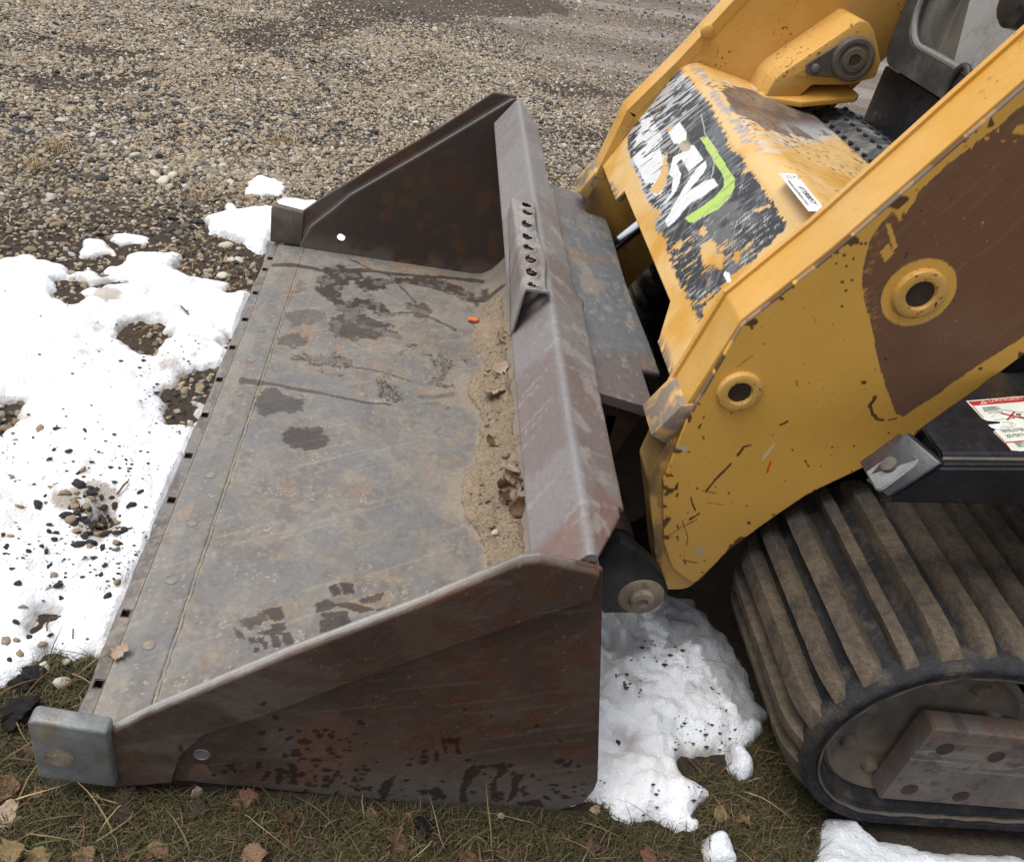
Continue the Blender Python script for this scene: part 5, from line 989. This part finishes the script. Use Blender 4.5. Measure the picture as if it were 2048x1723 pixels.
# ---- rubber tracks
CXT, CZT, RT, XR = .966, .238, .209, 2.45
def loop_pt(s, r):
    a = math.pi*RT; Lf = XR-CXT; T = 2*a+2*Lf; s = s % T
    if s < a: t = -math.pi/2-s/RT; return CXT+r*math.cos(t), CZT+r*math.sin(t), t
    s -= a
    if s < Lf: return CXT+s, CZT+r, math.pi/2
    s -= Lf
    if s < a: t = math.pi/2-s/RT; return XR+r*math.cos(t), CZT+r*math.sin(t), t
    s -= a; return XR-s, CZT-r, -math.pi/2
TL = 2*math.pi*RT+2*(XR-CXT); LUGM = {}
def lug_mesh(wd, sd):
    bm = bmesh.new(); rg = np.random.default_rng(sd); L_ = .432; n = 26
    rows = []
    for i in range(n+1):
        y = -L_/2+L_*i/n; e = 1-.35*math.exp(-((i-n)/1.2)**2)
        j = rg.normal(0, .0003, 4); h = (.030+rg.normal(0, .0003))*{0: .38, 1: .62, 2: .82, 3: .95}.get(min(i, n-i), 1)
        rows.append([bm.verts.new((q, y, z)) for q, z in ((-wd/2-.004, -.003), (-wd/2+j[0], h*.8), (-wd/2+.0025+j[1], h), (0, h+.0008), (wd/2-.0025+j[2], h), (wd/2+j[3], h*.8), (wd/2+.004, -.003))])
    for a, b in zip(rows[:-1], rows[1:]):
        for k in range(6): bm.faces.new((a[k], a[k+1], b[k+1], b[k]))
    bm.faces.new(rows[0][::-1]); bm.faces.new(rows[-1]); bmesh.ops.recalc_face_normals(bm, faces=bm.faces)
    me = bpy.data.meshes.new("tread_lug"); bm.to_mesh(me); bm.free(); me.materials.append(M['lug']); me.polygons.foreach_set("use_smooth", np.ones(len(me.polygons), bool)); me.set_sharp_from_angle(angle=math.radians(32)); return me
LW = [lug_mesh(.037, 21+i) for i in range(3)]; LNR = [lug_mesh(.025, 31+i) for i in range(3)]
def track(yo, s, label):
    ns = 520; sec = [(.452, .165), (.452, .207), (.050, .208), (.042, .213), (.030, .216), (.018, .217), (.008, .214), (.000, .207), (.005, .201), (.001, .196), (.009, .191), (.006, .187), (.017, .182), (.014, .178), (.031, .172), (.050, .170), (.051, .168), (.052, .166)]
    V = []
    for i in range(ns):
        sv = TL*i/ns
        for k, (dy, r) in enumerate(sec):
            x, z, t = loop_pt(sv, r); V.append((x, yo+s*dy, z))
    V = np.array(V); n = fbm(V[:, 0]*1+V[:, 2], V[:, 2]-V[:, 1], 40, 3, 430+int(s)); k = np.tile(np.arange(len(sec)), ns); am = np.where((k >= 2) & (k <= 5), .010, np.where((k >= 6) & (k <= 7), .006, .001)); n = n+.5*(fbm(V[:, 0]+V[:, 2]*.7, V[:, 2]*1.3-V[:, 0]*.4, 95, 3, 435)-.5); V[:, 1] -= s*am*(n-.45); V[:, 2] += am*(n-.5)*1.2
    q = gridq(ns, len(sec), True); i0 = (ns-1)*len(sec); m_ = len(sec); last = np.array([[i0+j, j, (j+1) % m_, i0+(j+1) % m_] for j in range(m_)])
    tk = fast("rubber_track", V, np.concatenate([q, last]), M['rubber'], loader); tk['label'] = label
    npair = int(round(TL/.118)); pt = TL/npair
    for i in range(npair):
        for off, ms in ((0, LW), (.0605, LNR)):
            sv = pt*i+off; x, z, t = loop_pt(sv, .205); o = bpy.data.objects.new("tread_lug", ms[(i*7+3) % 3]); COL.objects.link(o); o.parent = tk
            o.location = (x, yo+s*.235, z); o.rotation_euler = (0, math.pi/2-t, 0)
            if s < 0: o.scale = (1, -1, 1)
    bs_ = [(.0100, .1905), (.0030, .1885), (.0035, .1865), (.010, .1850)]; BV = []
    for i in range(ns):
        for dy, r in bs_:
            x, z, t = loop_pt(TL*i/ns, r); BV.append((x, yo+s*(dy+.0012*math.sin(i*.7)), z))
    qb = gridq(ns, 4, True); i0 = (ns-1)*4; qb = np.concatenate([qb, np.array([[i0+j, j, (j+1) % 4, i0+(j+1) % 4] for j in range(4)])]); fast("rim_band", np.array(BV), qb, M['mudsteel'], tk)
    # idler wheel, rail and bolts
    lathe("idler_wheel", [(.1695, .060), (.1695, .042), (.163, .038), (.157, .040), (.152, .047), (.140, .052), (.098, .062), (.062, .092), (.050, .135), (0, .135)], (CXT, yo, CZT), (0, s, 0), M['mudsteel'], tk, 72)
    for a in (158, 108, 62, 20, 205, 250, 300):
        bx, bz = CXT+.122*math.cos(math.radians(a)), CZT+.122*math.sin(math.radians(a)); lathe("wheel_bolt", [(.0150, .065), (.0150, .052), (.012, .045), (.006, .042), (0, .042)], (bx, yo, bz), (0, s, 0), M['mudsteel'], tk, 20)
    return tk
def paint_rail(V):
    x, y, z = V[:, 0], V[:, 1], V[:, 2]; n1 = fbm(x*.35, z*3, 9, 4, 440); n2 = fbm(x*.3, z*6, 22, 4, 441); c = np.tile(np.array([.125, .105, .092]), (len(x), 1))
    n3 = fbm(x, z, 14, 5, 442, .6); c = mix(c, (.16, .078, .045), sst(n3+(z-.245)*2.6, .46, .62)*.8); c = mix(c, (.25, .26, .265), sst(n2+.5*(n3-.5), .56, .66)*sst(np.abs(z-.222), .055, .02)*.7); c = mix(c, (.165, .140, .115), sst(n3, .46, .62)*.7); c = mix(c, (.06, .05, .045), sst(fbm(x, z, 60, 4, 443), .6, .7)*.6); return c, np.zeros(len(x))
for yo, s, lb in ((.820, 1, "near rubber track, mud on its tread bars"), (mir(.820), -1, "far rubber track half hidden by the bucket")):
    tk = track(yo, s, lb); HR = [(.985, .247), (1.085, .236), (.978, .128), (1.082, .118)]+[(1.25+.25*k, .24) for k in range(4)]
    xr = np.linspace(.938, 2.5, 520); T_ = np.column_stack([xr, np.full(len(xr), .296)-(xr-.938)*.03]); B_ = np.column_stack([xr, np.full(len(xr), .094)-(xr-.938)*.02])
    hf = lambda Cn: np.min([np.hypot(Cn[:, 0]-a, Cn[:, 2]-b) for a, b in HR], axis=0) < .0135
    rail = ruled("track_rail", T_, B_, yo+s*.006, yo+s*.046, 66, .004, M['railsteel'], tk, paint_rail, lambda Cn: hf(Cn) & (np.abs(Cn[:, 1]-(yo+s*.006)) < .003))
    for a, b in HR: lathe('bolt_recess', [(.0152, -.0006), (.0138, .0012), (.0135, .034), (0, .034)], (a, yo+s*.006, b), (0, s, 0), M['rustdark'], tk, 20); lathe('bolt_head', [(.0100, .033), (.0095, .013), (.006, .010), (0, .010)], (a, yo+s*.006, b), (0, s, 0), M['mudsteel'], tk, 16)

# ------------------------------------------------------------------ grass, leaves, pebbles and other small things
def blades(name, x, y, z, L_, wd, lean, hue, seg=4, m=None, curl=1.0, flat=.25):
    """many grass blades in one mesh; hue: N x 3 colours"""
    n = len(x); az = RNG.uniform(0, 2*np.pi, n); V = np.zeros((n, seg+1, 2, 3)); px_ = x.copy(); py_ = y.copy(); pz_ = z.copy(); el = np.pi/2-lean; az_ = az.copy()
    for k in range(seg+1):
        t = k/seg; ww = wd*(1-t**1.6)*.5+.00012; sxv, syv = -np.sin(az_), np.cos(az_)
        V[:, k, 0] = np.stack([px_-sxv*ww, py_-syv*ww, pz_], 1); V[:, k, 1] = np.stack([px_+sxv*ww, py_+syv*ww, pz_+ww*.3], 1)
        st = L_/seg; px_ = px_+np.cos(az_)*np.cos(el)*st; py_ = py_+np.sin(az_)*np.cos(el)*st; pz_ = np.maximum(pz_+np.sin(el)*st, z*0+gheight(px_, py_)+.001)
        el = el-curl*RNG.uniform(.1, .65, n); az_ = az_+RNG.normal(0, flat, n)
    W_ = 2*(seg+1); base = np.arange(n)[:, None]*W_; f = []
    for k in range(seg): f.append(np.stack([base[:, 0]+2*k, base[:, 0]+2*k+1, base[:, 0]+2*k+3, base[:, 0]+2*k+2], 1))
    o = fast(name, V.reshape(-1, 3), np.concatenate(f), m or M['grass'], None, np.repeat(hue, W_, axis=0)); return o
def scatter(n, x0, x1, y0, y1, poly=None, keep=None):
    x = RNG.uniform(x0, x1, n); y = RNG.uniform(y0, y1, n); px, py = zones(x, y); k = np.ones(n, bool)
    if poly is not None: k &= inpoly(px, py, poly)
    k &= ~((x > -.44) & (x < .44) & (y > .815) & (y < 2.83)); k &= ~is_snow(x, y)
    if keep is not None: k &= keep(x, y, px, py)
    return x[k], y[k]
def hues(n, P, w_): P = np.array(P); return P[RNG.choice(len(P), n, p=np.array(w_)/sum(w_))]*RNG.uniform(.65, 1.3, (n, 1))
clump = lambda x, y, px, py: RNG.random(len(x)) < .45+.7*sst(fbm(x, y, 13, 3, 500), .40, .6)
x, y = scatter(330000, -1.05, 1.7, .30, 1.35, GRASS, clump); n = len(x)
thatch = blades("thatch", x, y, gheight(x, y)+.001, RNG.uniform(.010, .034, n), RNG.uniform(.0009, .0020, n), RNG.uniform(.5, 1.5, n), hues(n, [(.060, .048, .024), (.036, .030, .015), (.080, .064, .030), (.046, .048, .018), (.13, .10, .055)], [4, 3, 3, 4, 1.6]), 3, None, 1.6, .7); thatch['kind'] = 'stuff'
x, y = scatter(80000, -1.05, 1.7, .30, 1.35, GRASS, clump); n = len(x)
gr = blades("grass", x, y, gheight(x, y)+.002, RNG.uniform(.016, .050, n), RNG.uniform(.0008, .0017, n), RNG.uniform(.3, 1.45, n), hues(n, [(.085, .066, .030), (.12, .092, .044), (.048, .055, .018), (.066, .066, .024), (.20, .155, .09), (.060, .034, .018)], [4, 3, 2.5, 2, .9, 2.5]), 4, None, 1.0, .25); gr['kind'] = 'stuff'
x, y = scatter(1200, -1.05, 1.7, .32, 1.2, GRASS); n = len(x)
lg_ = blades("long_grass", x, y, gheight(x, y)+.002, RNG.uniform(.06, .13, n), RNG.uniform(.0014, .0028, n), RNG.uniform(.6, 1.4, n), hues(n, [(.25, .20, .11), (.15, .11, .055), (.06, .09, .024), (.12, .055, .022)], [2, 2, 2, 2.5]), 5, None, .55, .12); lg_['kind'] = 'stuff'
STRAW = [(330, 375), (420, 350), (520, 400), (450, 420), (470, 470), (540, 520), (480, 585), (380, 560), (300, 500), (180, 470), (100, 480), (0, 500), (-60, 400), (120, 440), (250, 440)]
x, y = scatter(4200, -1.6, -.3, 1.2, 3.4, None, lambda x, y, px, py: (inpoly(px, py, STRAW) & (fbm(x, y, 5, 3, 505) > .47)) | inpoly(px, py, [(123, 562), (135, 548), (165, 552), (160, 575), (140, 585)]) | inpoly(px, py, [(248, 655), (265, 643), (322, 650), (325, 665), (300, 681), (262, 678)]) | inpoly(px, py, [(390, 720), (430, 700), (420, 740)]))
n = len(x); dg = blades("dry_grass", x, y, gheight(x, y)+.004, RNG.uniform(.02, .07, n), RNG.uniform(.0014, .003, n), RNG.uniform(.7, 1.45, n), hues(n, [(.24, .155, .075), (.16, .09, .04), (.34, .25, .14)], [3, 3, 1]), 4, None, .8, .25); dg['kind'] = 'stuff'
for k, (a, b, lb) in enumerate([(565, 284, "straw coloured grass tuft on the open gravel, nearest the far bucket corner"), (118, 300, "dry grass tuft in the dark gravel at the left edge"), (62, 338, "thin dry grass wisps among gravel, lowest at the left edge"), (405, 392, "rusty dry grass tuft just above the snow patch with the curled tip")]):
    p = at(a, b, z=0); x = p[0]+RNG.normal(0, .028, 70); y = p[1]+RNG.normal(0, .035, 70)
    o = blades("grass_tuft", x, y, gheight(x, y)+.004, RNG.uniform(.03, .085, 70), RNG.uniform(.0016, .0032, 70), RNG.uniform(.2, 1.2, 70), hues(70, [(.36, .27, .14), (.28, .19, .09)], [1, 1]), 4, None, .5, .2); tag(o, lb, "grass tuft")

def leaf_mesh(seed, L_=1.0, lob=.25, curl=.5):
    rg = np.random.default_rng(seed); bm = bmesh.new(); n = 12; m_ = 6; rows = []
    for i in range(n+1):
        t = i/n; w_ = (math.sin(math.pi*t**.8)**.8)*(.42+lob*.5*math.sin(t*19+seed)*(.4+.6*t))+.008; r = []
        for j in range(m_+1):
            s = (j/m_*2-1); yy = s*w_*(1+.12*rg.normal()*abs(s)); zz = curl*(.30*s*s*w_+.22*math.sin(t*3.2+seed)*t)+.05*rg.normal()*abs(s)
            r.append(bm.verts.new(((t-.5)+.03*rg.normal()*abs(s), yy, zz)))
        rows.append(r)
    for a, b in zip(rows[:-1], rows[1:]):
        for j in range(m_): bm.faces.new((a[j], a[j+1], b[j+1], b[j]))
    q = [bm.verts.new(v) for v in ((-.5, -.012, .01), (-.5, .012, .01), (-.85, .008, .06), (-.85, -.008, .06))]; bm.faces.new(q)
    r = bmesh.ops.extrude_face_region(bm, geom=list(bm.faces)); [setattr(v, 'co', v.co+Vector((0, 0, -.012))) for v in r['geom'] if isinstance(v, bmesh.types.BMVert)]
    bmesh.ops.recalc_face_normals(bm, faces=bm.faces); me = bpy.data.meshes.new("dry_leaf"); bm.to_mesh(me); bm.free(); me.polygons.foreach_set("use_smooth", np.ones(len(me.polygons), bool)); return me
def lm(seed, lob, curl, m): me = leaf_mesh(seed, 1, lob, curl); me.materials.append(m); return me
M['leafred'] = mat("russet_leaf", (.145, .068, .038), rough=.65, grain=((150, .2), (20, .4)), bump=((120, .0008),)); M['leafyellow'] = mat("yellowed_leaf", (.20, .14, .06), rough=.65, grain=((150, .2), (20, .4)), bump=((120, .0008),)); M['leafbrown'] = mat("dark_brown_leaf", (.085, .045, .025), rough=.7, grain=((150, .2), (20, .4)), bump=((120, .0008),))
LB, LP, LR, LY, LK = [[lm(10*k+i, lo, cu, m) for i, (lo, cu) in enumerate(((.10, 1.1), (.42, 1.6), (.0, .7)))] for k, m in enumerate((M['leaf'], M['leafpale'], M['leafred'], M['leafyellow'], M['leafbrown']))]
def leaf(me, p, size, rz, tilt, lb, roll=0, grp=None):
    o = bpy.data.objects.new("dry_leaf", me); COL.objects.link(o); o.location = p; o.scale = (size, size, size); o.rotation_euler = (roll, tilt, rz); tag(o, lb, "leaf", grp); return o
def gp(a, b, dz=.012): p = at(a, b, z=.01); return Vector((p[0], p[1], float(snow_top(np.array([p[0]]), np.array([p[1]]))[0])+dz))
for me, a, b, sz, rz, ti, ro, lb in [
    (LP[1], 1000, 684, .050, 1.2, .3, .5, "pale curled leaf on the sandy dirt, furthest up the bucket"), (LP[0], 1002, 740, .052, .6, -.2, .2, "thin pale leaf half buried in the dirt, second from the far end"), (LP[1], 985, 795, .060, .2, .3, -.5, "jagged pale leaf standing in the middle of the dirt"), (LB[2], 981, 886, .038, .9, .1, .6, "small dark folded leaf in the dirt below the jagged leaf"),
    (LP[2], 1018, 946, .056, 2.0, .4, .3, "whitish leaf scrap against the lip, topmost of its cluster"), (LK[2], 1014, 1002, .066, 1.3, .5, .2, "brown rounded leaf lying in the cluster by the lip"), (LB[1], 1038, 974, .060, 1.7, -.6, 1.0, "bright tan torn leaf leaning on the lip in the cluster"), (LB[0], 1034, 1020, .060, .7, .1, .9, "rolled tan leaf at the bottom of the cluster by the lip"), (LB[1], 1010, 975, .05, 2.6, .5, .8, "stringy shredded leaf between the brown leaf and the lip")]:
    leaf(me, on_dirt(a, b)+Vector((0, 0, .012)), sz, rz, ti, lb, ro)
p = at(238, 1309, z=.03); leaf(LP[1], Vector((p[0], p[1], .036)), .034, .7, .1, "pinkish leaf lying on the cutting edge near its near end", .1)
for me, a, b, sz, rz, ti, ro, lb in [
    (LP[2], 390, 1580, .050, 1.9, -.9, .6, "pale leaf standing upright against the near side plate"), (LR[0], 496, 1588, .058, .4, -.3, .3, "reddish leaf in the grass just below the side plate"), (LR[1], 800, 1680, .085, 1.4, -.5, .5, "large russet lobed leaf in the foreground grass"), (LB[2], 744, 1620, .045, 1.8, -.5, .2, "small tan leaf beside the wet soil under the bucket"), (LB[0], 508, 1708, .075, .3, -.2, .2, "broad faded leaf at the bottom edge, left of the russet leaf"),
    (LP[0], 12, 1622, .075, 1.2, -.3, .2, "white edged leaf at the left border"), (LR[2], 8, 1572, .085, .3, -.1, .1, "dull red leaf by the left border above the white edged one"), (LY[0], 22, 1705, .075, .5, -.2, .3, "yellow leaf in the bottom left corner"), (LY[1], 70, 1722, .07, 2.0, -.2, .2, "second yellow leaf right of the corner one"), (LB[2], 168, 1706, .060, 1.0, -.3, .2, "pinkish grey leaf in the lower left grass"), (LK[0], 570, 1620, .060, 2.2, -.2, .4, "dark brown leaf beneath the middle of the side plate"),
    (LR[0], 1300, 1708, .06, .8, -.3, .2, "brown leaf in the grass below the icy snow"), (LB[1], 1488, 1640, .055, 2.6, -.2, .4, "tan leaf in the grass between icy snow and track"), (LY[2], 1440, 1625, .055, 1.1, -.3, .3, "yellowish leaf at the lower rim of the icy snow"), (LK[1], 1180, 1690, .065, .2, -.3, .3, "curled dark leaf in the bottom centre grass"), (LR[2], 940, 1712, .06, 1.9, -.3, .3, "reddish brown leaf at the bottom edge right of the russet leaf"), (LB[0], 315, 1700, .06, 2.9, -.2, .2, "tan leaf at the bottom edge below the bucket's front"), (LK[2], 1320, 1700, .05, 2.4, -.3, .2, "small dark leaf next to a brown one below the icy snow")]:
    leaf(me, gp(a, b, .010), sz*.58, rz, ti, lb, ro)
x, y = scatter(520, -.72, 1.4, .42, 1.1, GRASS); SCRM = [LB[0], LK[0], LR[2], LK[1], LP[2], LB[2]]
xs_l, ys_l = x[:45], y[:45]
for k, (a, b) in enumerate(zip(xs_l, ys_l)):
    leaf(SCRM[k % 6], Vector((a, b, float(gheight(np.array([a]), np.array([b]))[0])+.008)), RNG.uniform(.012, .026), RNG.uniform(0, 6.28), RNG.uniform(-.5, .5), "small scrap of dead leaf in the foreground grass", RNG.uniform(-.5, .5), "scraps of dead leaf in the foreground grass")

def pebble_mesh(seed, m, rough=.25, nm="pebble"):
    bm = bmesh.new(); bmesh.ops.create_icosphere(bm, subdivisions=2, radius=1); rg = np.random.default_rng(seed); a = rg.normal(size=(5, 3)); f = rg.uniform(-1, 1, 5)
    for v in bm.verts:
        s = 1+sum(rough*.5*f[k]*math.sin(2.2*v.co.dot(Vector(a[k]))+k) for k in range(5)); v.co *= s; v.co.z *= .65; v.co.x *= 1.2
    me = bpy.data.meshes.new(nm); bm.to_mesh(me); bm.free(); me.materials.append(m); me.polygons.foreach_set("use_smooth", np.ones(len(me.polygons), bool)); return me
M['pebble_pale'] = mat("pale_limestone", (.50, .46, .38), rough=.85, grain=((120, .15), (20, .2)), bump=((200, .001),)); M['clod'] = mat("brown_mud_clod", (.11, .080, .055), rough=.95, grain=((200, .3), (30, .3)), bump=((120, .004), (40, .01))); M['mudblack'] = mat("wet_black_mud", (.017, .014, .013), rough=.55, grain=((200, .3), (30, .3)), bump=((90, .004), (30, .012)))
PT = [pebble_mesh(40+i, M['pebble_tan'], .6) for i in range(4)]; PD = [pebble_mesh(50+i, M['pebble_dark'], .85) for i in range(4)]; PP = [pebble_mesh(60+i, M['pebble_pale'], .3, "rock") for i in range(3)]; 
def clod_mesh(seed, m):
    from mathutils import noise
    bm = bmesh.new(); bmesh.ops.create_icosphere(bm, subdivisions=4, radius=1); o_ = Vector((seed*3.1, seed*1.7, 0))
    for v in bm.verts:
        p = v.co.copy(); v.co *= 1+.55*noise.noise(p*1.3+o_)+.30*noise.noise(p*3.1+o_)+.14*noise.noise(p*8+o_); v.co.z *= .6
    me = bpy.data.meshes.new("mud_clod"); bm.to_mesh(me); bm.free(); me.materials.append(m); me.polygons.foreach_set("use_smooth", np.ones(len(me.polygons), bool)); return me
PC = [clod_mesh(70+i, M['clod']) for i in range(3)]; PK = [clod_mesh(80+i, M['mudblack']) for i in range(2)]
def pebble(nm, me, p, r, lb, cat, grp=None):
    o = bpy.data.objects.new(nm, me); COL.objects.link(o); o.location = p; o.scale = (r, r*RNG.uniform(.75, 1.1), r*RNG.uniform(.7, 1)); o.rotation_euler = (RNG.uniform(-.4, .4), RNG.uniform(-.4, .4), RNG.uniform(0, 6.28)); tag(o, lb, cat, grp); return o
Z3b = lambda p: zm(p, 0, 850, .3191)
DKP = [(335, 195), (370, 70), (440, 205), (320, 260), (500, 350), (485, 385), (795, 290), (808, 315), (820, 370), (540, 430), (220, 432), (285, 500), (435, 555), (435, 590), (815, 655), (310, 660), (350, 690), (305, 690), (385, 735), (45, 825), (180, 840), (265, 790), (340, 750), (470, 755), (580, 765), (655, 925), (635, 975), (362, 1035), (410, 985), (125, 1050), (385, 1100), (220, 1195), (100, 1250), (395, 1350), (315, 1325), (185, 1325), (715, 1000), (740, 975), (745, 910), (895, 465), (405, 865), (310, 925), (540, 92), (300, 820), (30, 730), (60, 1460), (690, 1100)]
TNP = [(265, 62), (330, 95), (95, 115), (420, 290), (70, 390), (120, 410), (355, 410), (325, 450), (125, 560), (340, 990), (310, 1050), (150, 1160), (95, 1360), (115, 1300), (235, 1340), (260, 1370), (120, 1420), (70, 750), (740, 1010), (590, 900), (520, 55), (40, 1370), (760, 900), (530, 1230)]
for a, b in Z3b(DKP): pebble("pebble", PD[RNG.integers(4)], gp(a, b, -.0005), RNG.uniform(.003, .0060), "small dark asphalt crumb lying on the big left snow patch", "pebble", "dark crumbs on the left snow")
for a, b in Z3b(TNP): pebble("pebble", PT[RNG.integers(4)], gp(a, b, -.002), RNG.uniform(.005, .0090), "tan pebble lying on the big left snow patch", "pebble", "tan pebbles on the left snow")
for k in range(85):
    a, b = Z3b([(RNG.normal(590, 95), RNG.normal(600, 85))])[0]; d = RNG.random() < .62
    pebble("pebble", (PD if d else PT)[RNG.integers(4)], gp(a, b, .002), RNG.uniform(.0035, .0085), ("dark" if d else "tan")+" stone in the thawed heap beside the cutting edge", "pebble", ("dark" if d else "tan")+" stones in the thawed heap")
for a, b, r, lb in [(82, 1333, .014, "pale heart shaped rock in the mud at the lower left"), (124, 1358, .013, "white upright rock in the grass beside the pale heart shaped one"), (130, 1314, .009, "small yellowish rock between grass and snow at lower left"), (452, 484, .020, "light rock in the dark soil just below the snow with the curled tip"), (462, 514, .013, "left one of two white rocks below the light rock"), (479, 514, .014, "right one of two white rocks below the light rock"), (445, 546, .017, "whitish rock above the snow point by the cutting edge"), (270, 303, .022, "large grey white rock in the gravel, topmost of its cluster"), (325, 349, .024, "round cream rock at the bottom of the gravel cluster"), (345, 340, .020, "white rock right beside the round cream rock"), (310, 335, .022, "tan rock left above the round cream rock"), (440, 1318, .001, "")]:
    if lb: pebble("rock", PP[RNG.integers(3)], gp(a, b, .006), r, lb, "rock")
for a, b, r, me, lb in [(250, 1574, .017, PC[0], "brown mud clod tucked under the corner lug"), (256, 1612, .020, PC[1], "lighter earth clod in the grass below the corner lug"), (395, 1614, .016, PC[2], "grey earth clod in the grass under the side plate's front"), (25, 1415, .036, PK[0], "large black mud lump at the lower left edge"), (62, 1352, .026, PK[1], "smaller black mud lump touching the snow at lower left"), (850, 1635, .020, PK[1], "wet black mud lump under the middle of the side plate"), (1650, 1240, .001, PK[0], "")]:
    if lb: pebble("mud_clod", me, gp(a, b, .006), r, lb, "mud clod")
pb = at(990, 1067, z=.05); pebble("pebble", PP[0], on_dirt(990, 1067)+Vector((0, 0, .004)), .007, "small white pebble in the dirt near the bucket's near corner", "pebble")
# fine grit on the snow: one uncountable mass
gxs = RNG.uniform(-1.35, -.36, 9000); gys = RNG.uniform(.95, 2.3, 9000); qx, qy = zones(gxs, gys)
k = is_snow(gxs, gys) & (RNG.random(9000) < (.06+.75*sst(qy, 820, 1000)*sst(fbm(gxs, gys, 7, 3, 510), .38, .6)+.5*inpoly(qx, qy, [(270, 700), (400, 690), (400, 900), (300, 860)])))
gxs2 = RNG.uniform(.3, .75, 2500); gys2 = RNG.uniform(.7, 1.2, 2500); k2 = is_snow(gxs2, gys2) & (fbm(gxs2, gys2, 14, 3, 511) > .60)
gxs = np.concatenate([gxs[k], gxs2[k2]]); gys = np.concatenate([gys[k], gys2[k2]]); gzs = snow_top(gxs, gys); n = len(gxs); r = RNG.exponential(.0011, n)+.0006
oc = np.array([(1.3, .3, .1), (.2, 1, -.2), (-1.1, .4, 0), (-.3, -.9, .2), (.2, .1, .6), (-.1, 0, -.6)]); V = np.stack([gxs, gys, gzs+r*.4], 1)[:, None, :]+oc[None]*r[:, None, None]
ft = np.array([(0, 1, 4), (1, 2, 4), (2, 3, 4), (3, 0, 4), (1, 0, 5), (2, 1, 5), (3, 2, 5), (0, 3, 5)]); grit = fast("grit", V.reshape(-1, 3), (np.arange(n)[:, None, None]*6+ft[None]).reshape(-1, 3), M['pebble_dark'], None, None, None, False); grit['kind'] = 'stuff'
cx_ = RNG.uniform(.06, .34, 1500); cy_ = RNG.uniform(.87, 2.3, 1500); ci_ = np.clip(np.round((cx_-dxs[0])/.004).astype(int), 0, len(dxs)-1); cj_ = np.clip(np.round((cy_-dys[0])/.004).astype(int), 0, len(dys)-1)
k = dirt_t.reshape(DX.shape)[ci_, cj_] > .15; cx_, cy_, ci_, cj_ = cx_[k], cy_[k], ci_[k], cj_[k]; n = len(cx_); r = RNG.exponential(.0016, n)+.0010
V = np.stack([cx_, cy_, dzv.reshape(DX.shape)[ci_, cj_]+r*.3], 1)[:, None, :]+oc[None]*r[:, None, None]; cr_ = fast("dirt_crumbs", V.reshape(-1, 3), (np.arange(n)[:, None, None]*6+ft[None]).reshape(-1, 3), M['dirt']); cr_['kind'] = 'stuff'
M['twig'] = mat("brown_twig", (.09, .065, .05), rough=.8, grain=((100, .3),), bump=((150, .001),))
for pts, r, lb in [([(362, 630), (366, 641), (378, 650)], .0022, "short curved twig in the snow close to the cutting edge"), ([(94, 1252), (102, 1245), (122, 1234)], .0018, "thin bent twig on the snow at lower left"), ([(94, 1252), (96, 1272)], .0014, "tiny upright twig under the bent one"), ([(147, 1262), (147, 1285)], .0014, "tiny straight twig near the snow's lower rim"), ([(1380, 1512), (1420, 1560), (1480, 1572)], .0016, "long dead stem between the icy snow and the track"), ([(235, 1000), (250, 990), (258, 984)], .0022, "twig poking out of the thawed stone heap")]:
    o = tube("twig", [gp(a, b, .006+.006*(i % 2)) for i, (a, b) in enumerate(pts)], r, M['twig'], None, 6); tag(o, lb, "twig")
p0 = on_dirt(936, 642); p1 = on_dirt(955, 645)
o = tube("plastic_plug", [p0+Vector((0, 0, .008)), p0+(p1-p0)*.15+Vector((0, 0, .008)), p1+Vector((0, 0, .008)), p1+(p1-p0)*.06+Vector((0, 0, .008))], [.0052, .0068, .0064, .004], M['orange'], None, 14); tag(o, "small orange plastic plug at the edge of the sandy dirt", "plug")
